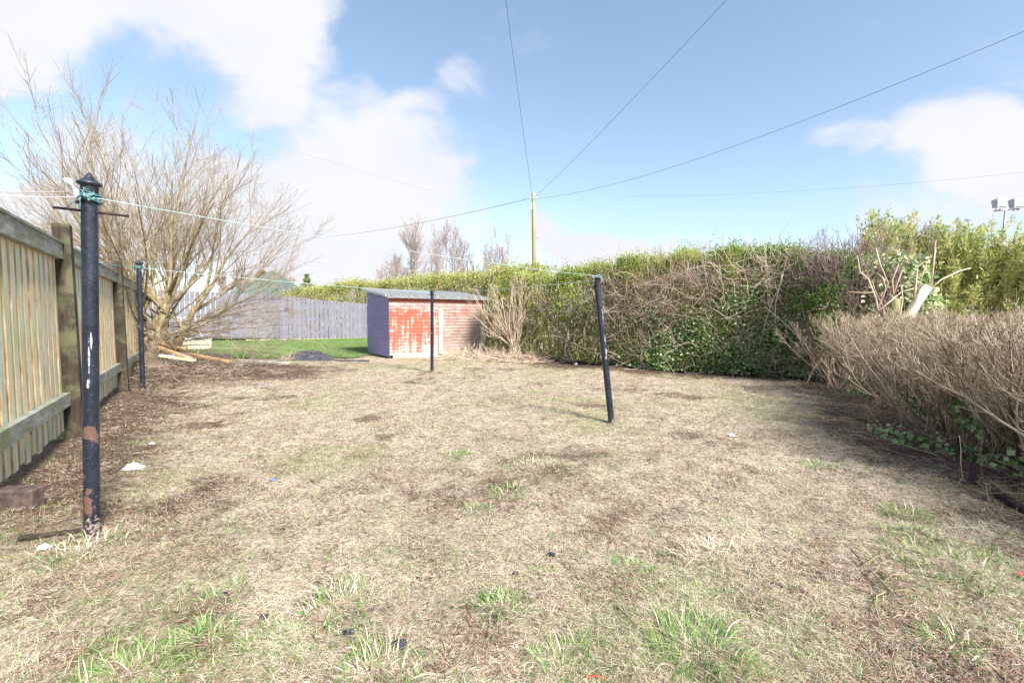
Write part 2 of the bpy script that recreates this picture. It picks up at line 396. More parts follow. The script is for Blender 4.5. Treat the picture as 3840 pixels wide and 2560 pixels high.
    finish(T, c, .9, n, .4, .01, .15); M['tel'] = m
    m, T = newmat('green_felt_roof')
    P = T.n('ShaderNodeNewGeometry').outputs['Position']
    finish(T, T.ramp(T.noise(P, 8, 6, .7), [(.35, (.07, .105, .09)), (.65, (.14, .18, .155))]), .9, None, spec=.15); M['green_roof'] = m


mats()


def pole_mat(seed, lowflake, patches, streaks):
    """glossy black paint over a cast iron pipe; patches = where it has come off (height, turn, size)"""
    m, T = newmat('chipped_black_paint')
    tc = T.n('ShaderNodeTexCoord').outputs['Object']; sp = T.n('ShaderNodeSeparateXYZ'); T.l(tc, sp.inputs[0]); Z = sp.outputs[2]
    v = T.vmath('ADD', tc, (seed * 3.1, seed * 1.7, seed * .9))
    n = T.noise(v, 26, 5, .62, .4); n2 = T.noise(v, 75, 3, .6); nb = T.noise(T.mapping(v, (30, 30, 45)), 1.0, 3, .5)
    col = T.ramp(T.noise(v, 9, 4), [(.3, (.008, .011, .02)), (.7, (.022, .027, .045))])
    dust = T.rng(n2, .62, .75, 0, .25); col = T.mix(dust, col, (.35, .38, .42))
    rm = None
    for z, ang, s in patches:
        c = (math.cos(ang) * .037, math.sin(ang) * .037, z)
        d = T.vmath('LENGTH', T.vmath('MULTIPLY', T.vmath('SUBTRACT', tc, c), (1, 1, .75)))
        q = T.rng(T.math('ADD', T.math('DIVIDE', d, s), T.math('MULTIPLY', T.math('SUBTRACT', n, .5), 3.4)), 1.0, .85)
        rm = q if rm is None else T.math('MAXIMUM', rm, q)
    if rm is not None: col = T.mix(rm, col, T.mix(n2, (.08, .04, .035), (.18, .10, .085)))
    for z, ang, hh, w in streaks:
        c = (math.cos(ang) * .037, math.sin(ang) * .037, z)
        d = T.vmath('LENGTH', T.vmath('MULTIPLY', T.vmath('SUBTRACT', tc, c), (1 / w, 1 / w, 1 / hh)))
        q = T.rng(T.math('ADD', d, T.math('MULTIPLY', T.math('SUBTRACT', nb, .5), 2.6)), 1.05, .9)
        col = T.mix(T.math('MULTIPLY', q, T.rng(n2, .35, .6, .25, .9)), col, (.50, .50, .53))
    thr = T.rng(Z, 0, lowflake, .44, .80, False)
    sp2 = T.rng(T.math('SUBTRACT', T.noise(v, 48, 4, .65), thr), 0, .03)
    col = T.mix(sp2, col, T.mix(n, (.15, .09, .075), (.36, .29, .25)))
    rough = T.rng(n, .35, .65, .22, .42)
    finish(T, col, T.math('ADD', rough, T.math('MULTIPLY', sp2, .4)), T.math('ADD', n, T.math('MULTIPLY', n2, .6)), .5, .004, .5)
    return m


# ------------------------------------------------------------ geometry helpers (everything ends up as quads)
class Geo:
    def __init__(s): s.V = []; s.F = []; s.Mi = []; s.n = 0

    def add(s, V, F, mi=0):
        V = np.asarray(V, float).reshape(-1, 3); F = np.asarray(F, int).reshape(-1, 4)
        s.V.append(V); s.F.append(F + s.n); s.Mi.append(np.full(len(F), mi) if np.isscalar(mi) else np.asarray(mi)); s.n += len(V)
        return s

    def box(s, c, size, rz=0.0, mi=0, tilt=None, mis=None):
        """c centre, size full; rz turn about z; tilt extra 3x3; mis = material per face (-x,+x,-y,+y,-z,+z)"""
        h = np.asarray(size, float) / 2
        v = np.array([[x, y, z] for x in (-1, 1) for y in (-1, 1) for z in (-1, 1)], float) * h
        if tilt is not None: v = v @ np.asarray(tilt).T
        cz, sz = math.cos(rz), math.sin(rz); v = v @ np.array([[cz, sz, 0], [-sz, cz, 0], [0, 0, 1]])
        f = [[0, 1, 3, 2], [4, 6, 7, 5], [0, 4, 5, 1], [2, 3, 7, 6], [0, 2, 6, 4], [1, 5, 7, 3]]
        return s.add(v + np.asarray(c, float), f, mi if mis is None else mis)

    def tube(s, P, r, S_=8, mi=0, cap=True):
        P = np.asarray(P, float); r = np.broadcast_to(np.asarray(r, float), (len(P),)).copy()
        if cap:
            P = np.vstack([P[:1], P, P[-1:]]); r = np.concatenate([[r[0] * .01], r, [r[-1] * .01]])
        V, F = polytubes(P[None], r[None], S_); return s.add(V, F, mi)

    def build(s, name, mat, parent=None, smooth=False):
        V = np.vstack(s.V); F = np.vstack(s.F); Mi = np.concatenate(s.Mi)
        me = bpy.data.meshes.new(name)
        me.vertices.add(len(V)); me.vertices.foreach_set('co', V.astype(np.float32).ravel())
        me.loops.add(F.size); me.loops.foreach_set('vertex_index', F.astype(np.int32).ravel())
        me.polygons.add(len(F)); me.polygons.foreach_set('loop_start', np.arange(0, F.size, 4, dtype=np.int32))
        me.polygons.foreach_set('material_index', Mi.astype(np.int32))
        me.polygons.foreach_set('use_smooth', np.full(len(F), smooth))
        for m in (mat if isinstance(mat, (list, tuple)) else [mat]): me.materials.append(m)
        me.update(calc_edges=True)
        o = bpy.data.objects.new(name, me); COL.objects.link(o)
        if parent is not None:
            o.parent = parent
        return o


def polytubes(P, Rr, S_=3):
    """P (N,K,3) centre lines, Rr (N,K) radii -> one mesh of N tapering tubes"""
    N, K, _ = P.shape
    T = np.gradient(P, axis=1); T /= np.linalg.norm(T, axis=2, keepdims=True) + 1e-9
    ov = P[:, -1] - P[:, 0]; ov /= np.linalg.norm(ov, axis=1, keepdims=True) + 1e-9
    ref = np.where(np.abs(ov[:, 2:3]) > .8, np.array([[1., 0, 0]]), np.array([[0, 0, 1.]]))[:, None, :]
    A = np.cross(T, ref); A /= np.linalg.norm(A, axis=2, keepdims=True) + 1e-9
    B = np.cross(T, A)
    ang = np.arange(S_) * 2 * math.pi / S_
    V = P[:, :, None, :] + Rr[:, :, None, None] * (A[:, :, None, :] * np.cos(ang)[None, None, :, None] + B[:, :, None, :] * np.sin(ang)[None, None, :, None])
    i = np.arange(N)[:, None, None] * K * S_; k = np.arange(K - 1)[None, :, None] * S_; j = np.arange(S_)[None, None, :]; j2 = (j + 1) % S_
    F = np.stack([i + k + j, i + k + j2, i + k + S_ + j2, i + k + S_ + j], -1).reshape(-1, 4)
    return V.reshape(-1, 3), F


def unit(v): return v / (np.linalg.norm(v, axis=-1, keepdims=True) + 1e-9)


def rdir(n, k=3): return unit(rng.normal(size=(n, k)))


def leaves(C, D, N, L, Wd, fold=.15):
    """diamond leaves: base C, axis D, face normal N"""
    D = unit(D); Sd = unit(np.cross(D, N)); N = np.cross(Sd, D)
    L = np.asarray(L)[:, None]; Wd = np.asarray(Wd)[:, None]
    a = C; b = C + D * L * .45 + Sd * Wd / 2 + N * Wd * fold; c = C + D * L; d = C + D * L * .45 - Sd * Wd / 2 + N * Wd * fold
    V = np.stack([a, b, c, d], 1).reshape(-1, 3)
    return V, np.arange(len(C) * 4).reshape(-1, 4)


def ribbons(P, Wd, side):
    """P (N,K,3) bent flat blades that taper to a point"""
    N, K, _ = P.shape; w = np.linspace(1, .08, K)[None, :, None] * np.asarray(Wd)[:, None, None] / 2
    V = np.stack([P - side[:, None, :] * w, P + side[:, None, :] * w], 2).reshape(-1, 3)
    i = np.arange(N)[:, None] * K * 2; k = np.arange(K - 1)[None, :] * 2
    F = np.stack([i + k, i + k + 1, i + k + 3, i + k + 2], -1).reshape(-1, 4)
    return V, F


def run(P0, D, L, K, up=0.0, wig=.1):
    """integrate N wandering centre lines"""
    P = [P0]; d = unit(D)
    for k in range(K - 1):
        P.append(P[-1] + d * (L / (K - 1))[:, None])
        d = d + rng.normal(size=d.shape) * wig; d[:, 2] += up / K * 2; d = unit(d)
    return np.stack(P, 1)


def grow(P, Rr, n, t, L, ang, up=.0, wig=.1, K=4, rs=.6, rend=.002, taper=.5):
    N, K0, _ = P.shape; idx = np.repeat(np.arange(N), n); tt = rng.uniform(t[0], t[1], len(idx))
    f = tt * (K0 - 1); i = np.minimum(f.astype(int), K0 - 2); f = f - i
    a, b = P[idx, i], P[idx, i + 1]; p = a + (b - a) * f[:, None]; tg = unit(b - a)
    r0 = (Rr[idx, i] * (1 - f) + Rr[idx, i + 1] * f) * rs
    pr = unit(np.cross(tg, rdir(len(idx)))); an = rng.uniform(ang[0], ang[1], len(idx))[:, None]
    d = tg * np.cos(an) + pr * np.sin(an)
    LL = rng.uniform(L[0], L[1], len(idx)) * (1 - taper * tt)
    Q = run(p, d, LL, K, up, wig)
    r0 = np.maximum(r0, rend); RR = r0[:, None] + (rend - r0)[:, None] * np.linspace(0, 1, K)[None]
    return Q, RR


def on_lines(P, n):
    N, K, _ = P.shape; idx = rng.integers(0, N, n); f = rng.random(n) * (K - 1) * .999; i = f.astype(int); f -= i
    a, b = P[idx, i], P[idx, i + 1]; return a + (b - a) * f[:, None], unit(b - a)


def shrub_leaves(C, n_sp, L, Wd, upb=.3, droop=0):
    n = len(C); D = rdir(n); D[:, 2] += upb; N = rdir(n); N[:, 2] += .8; N[:, 1] -= .4
    s = rng.uniform(.6, 1.25, n); return leaves(C, D, N, L * s, Wd * s)


def tag(o, label=None, cat=None, group=None, kind=None):
    if label: o['label'] = label
    if cat: o['category'] = cat
    if group: o['group'] = group
    if kind: o['kind'] = kind
    return o


def empty(name, loc, label, cat, group=None, rz=0.0):
    o = bpy.data.objects.new(name, None); COL.objects.link(o); o.location = tuple(loc); o.rotation_euler = (0, 0, rz)
    o.empty_display_size = .2
    return tag(o, label, cat, group)


def part(geo, name, mat, root, smooth=False):
    """geometry given in world space, stored relative to its thing"""
    q = Matrix.Translation(-Vector(root.location)) if root.rotation_euler.z == 0 else (Matrix.Translation(root.location) @ Matrix.Rotation(root.rotation_euler.z, 4, 'Z')).inverted()
    q = np.array(q); geo.V = [v @ q[:3, :3].T + q[:3, 3] for v in geo.V]
    return geo.build(name, mat, root, smooth)


# ------------------------------------------------------------ ground and lawn
def build_ground():
    xs = np.concatenate([[-600, -200, -80, -40, -25, -18, -14, -11.5], np.arange(-10, 9.01, .06), [10, 11.5, 14, 18, 25, 40, 80, 200, 600]])
    ys = np.concatenate([[-600, -200, -60, -20, -8, -4, -2, 0, .5], np.arange(1, 16.01, .06), [17, 18.5, 20, 22, 24, 27, 32, 40, 60, 100, 200, 600]])
    X, Y = np.meshgrid(xs, ys); Z = gz(X, Y)
    V = np.stack([X, Y, Z], -1).reshape(-1, 3); nx = len(xs)
    a = (np.arange(len(ys) - 1)[:, None] * nx + np.arange(nx - 1)[None]).ravel()
    g = Geo().add(V, np.stack([a, a + 1, a + nx + 1, a + nx], -1))
    o = g.build('ground', M['turf'], smooth=True); tag(o, kind='structure')
    ca = o.data.color_attributes.new('cover', 'FLOAT_COLOR', 'POINT')
    c = np.zeros((len(V), 4), np.float32); c[:, 0] = soil_mask(V[:, 0], V[:, 1]); c[:, 1] = green_mask(V[:, 0], V[:, 1]); c[:, 3] = 1
    ca.data.foreach_set('color', c.ravel())
    # neighbour's lawn beyond the plank edging
    xs = np.linspace(-19, -3.9, 60); n = 40; V = []
    for x in xs:
        y0 = 13.75 + .12 * math.sin(x * 2.1) + .1 * math.sin(x * 5)
        if x > -4.9: y0 = 14.6 + (x + 4.9) * 1.0
        for y in np.linspace(y0, 27, n): V.append((x, y, float(gz(x, y)) + .025))
    V = np.array(V); a = (np.arange(len(xs) - 1)[:, None] * n + np.arange(n - 1)[None]).ravel()
    o = Geo().add(V, np.stack([a, a + n, a + n + 1, a + 1], -1)).build('lawn', M['lawn'], smooth=True); tag(o, kind='structure')


build_ground()


def scatter(n, y0, y1, wide=1.3, dens_pow=1.0):
    y = y0 * (y1 / y0) ** rng.random(n); x = (rng.random(n) * 2 - 1) * wide * (y + .25)
    # keep inside the garden: right of the fence, in front of the far hedge and shed
    side = (x - F0[0]) * FN[0] + (y - F0[1]) * FN[1]
    hl = (x + .6) * .46 + (y - 14.2) * .89
    ok = (side > .02) & ((hl < .6) | (x < -1)) & (y < 13.9)
    return x[ok], y[ok]


def blades(n, y0, y1, mat, name, label, cat, length, width, flat, keep, lift=.0, K=4, wmul=.0007):
    x, y = scatter(n, y0, y1); k = keep(x, y) > rng.random(len(x)); x, y = x[k], y[k]; m = len(x)
    z = gz(x, y); az = rng.uniform(0, 2 * math.pi, m)
    sw = fbm(x, y, .9, 91, 2) * 6; az = np.where(rng.random(m) < .22, sw + rng.normal(size=m) * .5, az)
    el = np.abs(rng.normal(size=m)) * flat[1] + flat[0]
    D = np.stack([np.cos(az) * np.cos(el), np.sin(az) * np.cos(el), np.sin(el)], -1)
    L = rng.uniform(length[0], length[1], m)
    P = run(np.stack([x, y, z + lift + rng.random(m) * .008], -1), D, L, K, -.35 if flat[0] > .4 else -.05, .16)
    P[:, :, 2] = np.maximum(P[:, :, 2], gz(P[:, :, 0], P[:, :, 1]) + .003)
    side = np.stack([-np.sin(az), np.cos(az), rng.normal(size=m) * .4], -1); side = unit(side)
    Wd = np.maximum(rng.uniform(width[0], width[1], m), wmul * y)
    V, F = ribbons(P, Wd, side); o = Geo().add(V, F).build(name, mat); tag(o, label, cat, kind='stuff')


def build_cover():
    blades(560000, 1.05, 13.9, M['straw'], 'dead_straw', 'dry straw coloured thatch lying all over the worn ground', 'straw', (.012, .06), (.001, .0022), (.0, .25),
           lambda x, y: np.clip(1.05 - soil_mask(x, y) * .85, .1, 1) * np.clip(fbm(x, y, 4, 12, 3) * 2.6 - .5, .12, 1))
    blades(170000, 1.05, 13.9, M['brown_litter'], 'leaf_litter', 'dark brown rotted litter on the bare soil under hedge and tree', 'leaf litter', (.02, .08), (.002, .006), (.0, .2),
           lambda x, y: np.clip(soil_mask(x, y) * 1.1 + np.clip(fbm(x, y, 3.2, 15, 3) * 5 - 2.6, .05, .8), 0, 1), wmul=.0009)
    blades(150000, 1.05, 13.9, M['grass'], 'grass', 'sparse short green grass growing through the dead thatch', 'grass', (.02, .055), (.0015, .003), (.3, .5),
           lambda x, y: np.clip(green_mask(x, y) * .85 * (1 - soil_mask(x, y) * .7) + .13, 0, 1))
    x, y = scatter(2300, 1.1, 13); k = soil_mask(x, y) < .8; x, y = x[k], y[k]; rep = 13; rr = np.repeat(.015 + .045 * rng.random(len(x)) ** 2, rep); X = np.repeat(x, rep) + rng.normal(size=len(rr)) * rr; Y = np.repeat(y, rep) + rng.normal(size=len(rr)) * rr; m = len(X)
    az = rng.uniform(0, 6.28, m); el = rng.uniform(.3, 1.3, m); D = np.stack([np.cos(az) * np.cos(el), np.sin(az) * np.cos(el), np.sin(el)], -1)
    P = run(np.stack([X, Y, gz(X, Y)], -1), D, rng.uniform(.015, .045, m), 4, -.6, .1); V, F = ribbons(P, np.maximum(.003, .0008 * Y), unit(np.stack([-np.sin(az), np.cos(az), rng.normal(size=m) * .3], -1)))
    tag(Geo().add(V, F).build('grass_sprouts', M['tuft']), 'small fresh green sprouts dotted over the whole lawn', 'grass', kind='stuff')
    # neighbour's lawn blades
    n = 60000; y = 13.85 + rng.random(n) ** 1.6 * 11; x = rng.uniform(-17, -4.2, n)
    ok = (x < -4.9) | (y > 15.2 + (x + 4.9)); x, y = x[ok], y[ok]; m = len(x)
    az = rng.uniform(0, 6.28, m); D = np.stack([np.cos(az) * .5, np.sin(az) * .5, np.ones(m)], -1)
    P = run(np.stack([x, y, gz(x, y) + .02], -1), D, rng.uniform(.03, .07, m), 3, -.2, .1)
    V, F = ribbons(P, np.full(m, .010), np.stack([-np.sin(az), np.cos(az), 0 * az], -1))
    tag(Geo().add(V, F).build('lawn_grass', M['lawn_blade']), 'bright green mown grass between the lilac fence and the dirt strip', 'grass', kind='stuff')


build_cover()


def tuft_geo(x, y, rad, n, hgt, straw=.35, width=.0035):
    a = rng.uniform(0, 6.283, n); r = rad * np.sqrt(rng.random(n)); X = x + np.cos(a) * r; Y = y + np.sin(a) * r
    az = a + rng.normal(size=n) * .7; el = rng.uniform(.35, 1.35, n)
    D = np.stack([np.cos(az) * np.cos(el), np.sin(az) * np.cos(el), np.sin(el)], -1)
    P = run(np.stack([X, Y, gz(X, Y)], -1), D, hgt * rng.uniform(.45, 1.15, n), 5, -.9, .08)
    P[:, :, 2] = np.maximum(P[:, :, 2], gz(P[:, :, 0], P[:, :, 1]) + .004)
    side = unit(np.stack([-np.sin(az), np.cos(az), rng.normal(size=n) * .3], -1))
    V, F = ribbons(P, width * rng.uniform(.6, 1.3, n), side)
    mi = np.repeat((rng.random(n) < straw).astype(int), 4); g = Geo(); g.add(V, F, mi); return g


def build_tufts():
    data = [  # photo place, radius, blades, height, straw share, what sets it apart
        (2620, 2440, .17, 260, .15, .22, 'big bright green grass tuft in the foreground right of centre'),
        (760, 2390, .11, 150, .11, .3, 'upright green grass tuft in the left foreground below the black pole'),
        (470, 2530, .15, 160, .13, .3, 'long bladed green tuft at the bottom left edge'),
        (1420, 2520, .15, 170, .11, .55, 'half dead tuft at the bottom beside the largest black lump'),
        (1270, 2260, .16, 220, .09, .6, 'straw and green tuft left of centre above the black lumps'),
        (1890, 2290, .10, 110, .12, .4, 'green tuft in the middle foreground near the bottom'),
        (3600, 2130, .30, 420, .10, .35, 'widest fresh green grass patch, on the right before the clipped hedge'),
        (3400, 1920, .13, 170, .11, .3, 'green tuft on the right edge of the bare soil strip'),
        (3420, 2010, .16, 180, .09, .4, 'green tuft just in front of the fallen forked twig'),
        (1715, 1700, .12, 130, .09, .2, 'small green clump in mid lawn left of the leaning pole'),
        (1910, 1850, .15, 150, .09, .35, 'green and straw clump in the middle of the lawn'),
        (1790, 1915, .10, 100, .08, .3, 'low green clump left of the middle clump'),
        (3070, 1745, .14, 120, .08, .3, 'green tuft near the foot of the bare clipped hedge'),
        (2360, 2140, .10, 90, .09, .35, 'thin green tuft right of the tar black stone'),
        (2700, 2110, .24, 130, .11, 1.0, 'pale dead straw tuft flattened right of centre'),
        (180, 1650, .12, 120, .10, .25, 'green tuft at the foot of the left picket fence'),
        (300, 2060, .2, 200, .10, .7, 'straw coloured tuft round the foot of the nearest black pole'),
        (3560, 2420, .1, 90, .10, .4, 'small green tuft in the bottom right corner'),
        (1020, 2380, .12, 110, .07, .45, 'low mixed tuft between left foreground tufts'),
        (2010, 1760, .3, 230, .08, .55, 'broad tussocky straw and green patch in mid lawn'),
        (2100, 2500, .12, 100, .11, .3, 'sparse tuft at the bottom edge beside the red string'),
        (840, 2220, .1, 80, .08, .35, 'thin tuft in the left lawn above the upright one'),
    ]
    for i, (px, py, rad, n, h, st, lab) in enumerate(data):
        p = gnd(px, py); sc = max(1, p[1] / 3.2)
        g = tuft_geo(p[0], p[1], rad, int(n * 1.8), h * .8, st * (.75 if st < 1 else 1), .0045 * sc ** .6)
        r = empty('grass_tuft', (p[0], p[1], float(gz(p[0], p[1]))), lab, 'grass tuft', 'grass tufts scattered over the garden')
        part(g, 'blades', [M['tuft'], M['straw']], r)


build_tufts()

# ------------------------------------------------------------ left picket fence
FANG = math.atan2(FD[1], FD[0])


def build_left_fence():
    o0 = fence_pt(0); r = empty('picket_fence', (o0[0], o0[1], 0), 'weathered grey green picket fence with dark posts along the left side', 'fence', rz=FANG)
    zt = 1.98; tpost = [-2.0, 1.72, 5.35, 8.9]
    L = lambda t, off: (*fence_pt(t, off),)
    for a, b in zip(tpost[:-1], tpost[1:]):
        g = Geo(); t = a + .09
        while t < b - .04:
            w = .108 + random.uniform(-.013, .008); x, y = L(t, -.02 + random.uniform(-.003, .003)); top = zt - .03 + random.uniform(-.012, .012); bot = .09 + random.uniform(-.02, .02)
            th = random.uniform(-.012, .012); tl = [[1, 0, math.sin(th)], [0, 1, 0], [-math.sin(th), 0, 1]]
            g.box((x, y, (top + bot) / 2), (w, .018, top - bot), FANG, tilt=tl, mis=[1, 1, 0, 0, 0, 0]); t += .162
        part(g, 'picket_panel', [M['picket'], M['edge']], r)
        for z, hh, nm in ((zt - .07, .15, 'rail'), (.42, .13, 'rail')):
            x, y = L((a + b) / 2, .022); part(Geo().box((x, y, z), (b - a - .07, .06, hh), FANG), nm, M['rail'], r)
        x, y = L((a + b) / 2, .0); part(Geo().box((x, y, zt + .014), (b - a - .07, .13, .022), FANG), 'capping', M['rail'], r)
    for i, t in enumerate(tpost):
        x, y = L(t, .055); g = Geo().box((x, y, (2.19 - .02) / 2), (.13, .13, 2.21), FANG, tilt=[[1, 0, -.012], [0, 1, .01], [0, 0, 1]])
        part(g, 'post', M['post'], r)


build_left_fence()


# ------------------------------------------------------------ clothes poles and lines
def clothes_pole(base, top, label, seed, patches, streaks, low, rod=None, rod2=None):
    b = np.array(base, float); t = np.array(top, float); h = np.linalg.norm(t - b)
    r = empty('clothes_pole', b, label, 'clothes pole', 'black clothes poles of the drying green')
    r.rotation_mode = 'QUATERNION'; r.rotation_quaternion = Vector(t - b).to_track_quat('Z', 'Y')
    # keep local x pointing to the right of the picture
    q = Vector((0, 0, 1)).rotation_difference(Vector(t - b).normalized()); r.rotation_quaternion = q
    zz = np.linspace(-.15, h - .16, 40)
    g = Geo().tube(np.stack([0 * zz, 0 * zz, zz], -1), .037, 28, cap=False)
    g.build('pipe', pole_mat(seed, low, patches, streaks), r, True)
    prof = [(.037, -.165), (.0385, -.15), (.039, -.07), (.041, -.066), (.054, -.06), (.056, -.054), (.053, -.048), (.040, -.040), (.026, -.028), (.018, -.014), (.012, -.002), (.004, .006), (.0005, .008)]
    P = np.array([(0, 0, h + z) for _, z in prof]); rr = np.array([q[0] for q in prof])
    V, F = lathe(P, rr, 28); Geo().add(V, F).build('cap', M['cap'], r, True)
    for (p, q_) in (rod or []):
        Geo().tube([np.array(p) + (0, 0, h), np.array(q_) + (0, 0, h)], .007, 8).build('hook_rod', M['rust'], r, True)
    return r


def lathe(P, rr, S_):
    K = len(P); a = np.arange(S_) * 2 * math.pi / S_
    V = P[:, None, :] + rr[:, None, None] * np.stack([np.cos(a), np.sin(a), 0 * a], -1)[None]
    k = np.arange(K - 1)[:, None] * S_; j = np.arange(S_)[None]; j2 = (j + 1) % S_
    return V.reshape(-1, 3), np.stack([k + j, k + j2, k + S_ + j2, k + S_ + j], -1).reshape(-1, 4)


M['cap'] = plain('black_cap_paint', (.010, .013, .022), (.03, .035, .05), 30, .4, 0, .5)


def knot(c, rad, n, seed, spread=.6):
    rs = np.random.default_rng(seed); g = Geo()
    for i in range(n):                                   # turns of cord round the pipe
        a = np.linspace(0, 2 * math.pi, 26) + rs.random() * 6; z = c[2] + rs.normal() * .012 + np.sin(a + rs.random() * 6) * .012
        r = rad + .006 + rs.random() * .006
        g.tube(np.stack([c[0] + np.cos(a) * r, c[1] + np.sin(a) * r, z], -1), .0035, 6)
    for i in range(n):                                   # the lump of the knot
        a0 = rs.uniform(-2.6, -.5); p = np.array([c[0] + math.cos(a0) * (rad + .01), c[1] + math.sin(a0) * (rad + .01), c[2]])
        k = np.array([p + rs.normal(size=3) * .018 * spread for _ in range(9)]); g.tube(k, .0035, 6)
    for i in range(3):                                   # loose ends
        a0 = rs.uniform(-2.8, -.2); p = np.array([c[0] + math.cos(a0) * (rad + .01), c[1] + math.sin(a0) * (rad + .01), c[2]])
        g.tube([p, p + [.02 * math.cos(a0), .02 * math.sin(a0), -.02], p + [.03 * math.cos(a0) + rs.normal() * .02, .03 * math.sin(a0), -.07]], .0025, 6)
    return g


def line(name, a, b, sag, rad, mat, label, cat, group=None, n=40, rad2=None):
    a = np.array(a, float); b = np.array(b, float); t = np.linspace(0, 1, n)[:, None]
    P = a + (b - a) * t; P[:, 2] -= (4 * sag * t * (1 - t))[:, 0]
    r = empty(name, a, label, cat, group)
    part(Geo().tube(P, rad if rad2 is None else np.linspace(rad, rad2, n), 6), 'cord', mat, r, True)
    return r


def build_poles():
    P1b, P1t = gnd(345, 2010), pt(335, 652, gnd(345, 2010)[1])
    P2b, P2t = gnd(536, 1462), pt(520, 975, gnd(536, 1462)[1])
    P3b, P3t = gnd(1620, 1396), pt(1620, 1083, gnd(1620, 1396)[1])
    P4b = gnd(2293, 1583); P4t = pt(2235, 1025, P4b[1])
    fr = -math.pi / 2
    clothes_pole(P1b, P1t, 'thick black clothes pole nearest the camera with paint flaking off its foot', 1,
                 [(.60, fr + .3, .030), (.585, fr + .9, .03), (.36, fr - .6, .022), (.27, fr + .5, .020), (.30, fr - .8, .014), (.42, fr - .8, .012), (.22, fr + .1, .022), (.16, fr + .3, .025)],
                 [(1.0, fr + .55, .11, .0035), (.88, fr + .4, .03, .006), (1.12, fr + .8, .04, .004)], .34,
                 [((-.02, -.06, -.17), (.02, .02, -.12)), ((-.17, -.03, -.195), (.19, .03, -.215))])
    clothes_pole(P2b, P2t, 'plain black clothes pole left of the bare willow, beside the picket fence', 2, [(.1, fr, .02)], [(1.1, fr, .03, .004)], .13, [((-.08, 0, -.12), (.08, 0, -.12))])
    clothes_pole(P3b, P3t, 'slim straight black clothes pole standing in front of the red shed', 3, [], [(.9, fr, .02, .004)], .16,
                 [((-.09, 0, -.14), (.09, 0, -.14)), ((0, -.09, -.14), (0, .09, -.14))])
    clothes_pole(P4b, P4t, 'leaning black clothes pole right of centre with white scratches', 4, [],
                 [(1.28, fr + .7, .10, .004), (1.0, fr + .6, .04, .005), (.78, fr + .2, .02, .010), (.85, fr + .5, .05, .006)], .16,
                 [((-.11, -.02, -.16), (.14, .02, -.13)), ((-.03, -.09, -.14), (.1, .09, -.12))])
    k1 = pt(340, 742, P1b[1]); k2 = pt(521, 1004, P2b[1]); k3 = pt(1620, 1097, P3b[1]); k4 = pt(2240, 1042, P4b[1] - .03)
    G = 'clothes lines strung between the black poles'
    T_ = M['rope']
    r = line('clothes_line', k1 + [.0, -.045, 0], k4 + [0, -.04, .015], .035, .0024, T_, 'grey clothes line from the nearest pole to the leaning pole', 'clothes line', G)
    part(knot(k1, .037, 6, 5, .8), 'knot', M['rope_teal'], r, True); part(knot(k4 + [0, .03, 0], .037, 3, 6), 'knot', T_, r, True)
    r = line('clothes_line', k2 + [.0, -.04, 0], k3, .03, .0048, M['rope'], 'teal clothes line from the pole by the willow to the pole before the shed', 'clothes line', G)
    part(knot(k2, .037, 8, 8, 1.4), 'knot', M['rope_teal'], r, True)
    line('clothes_line', k3 + [0, -.04, 0], k4 + [-.03, 0, -.03], .03, .0045, M['rope'], 'pale teal clothes line from the shed pole to the leaning pole', 'clothes line', G)
    fp = fence_pt(4.35, .03); e = np.array([fp[0], fp[1], 2.04])
    r = line('clothes_line', k2 + [-.04, 0, 0], pt(378, 988, 7.0), .0, .005, M['rope_teal'], 'short teal clothes line end knotted left of the willow pole', 'clothes line', G)
    part(knot(pt(378, 988, 7.0), .006, 5, 12, 1.1), 'knot', M['rope'], r, True)
    line('clothes_line', k1 + [-.03, -.03, .03], pt(-60, 715, 2.75), .01, .0022, M['rope_pink'], 'upper thin pink clothes line running off the left edge', 'clothes line', G)
    line('clothes_line', k1 + [-.03, -.03, 0], pt(-60, 726, 2.3), .01, .0022, M['rope_pink'], 'lower thin pink clothes line running off the left edge', 'clothes line', G)
    # white rag behind the near pole top
    c = pt(300, 735, P1b[1] + .25); a = pt(246, 668, P1b[1] + .25)
    V = []; n = 7
    for i in range(n):
        t = i / (n - 1); w = .02 * math.sin(min(1, t * 1.3 + .12) * math.pi * .75) + .004; p = a + (c - a) * t
        for s_ in (-1, 1): V.append(p + np.array([.62, 0, .6]) * w * s_ + [0, .015 * math.sin(t * 7 + s_), 0])
    F = [[2 * i, 2 * i + 1, 2 * i + 3, 2 * i + 2] for i in range(n - 1)]
    o = Geo().add(V, F).build('plastic_scrap', M['white'], None, True); tag(o, 'white plastic scrap caught behind the top of the nearest pole', 'scrap')
    md = o.modifiers.new('thick', 'SOLIDIFY'); md.thickness = .002


build_poles()


# ------------------------------------------------------------ big bare willow
def add_t(g, P, Rr, S_=3): V, F = polytubes(P, Rr, S_); g.add(V, F)


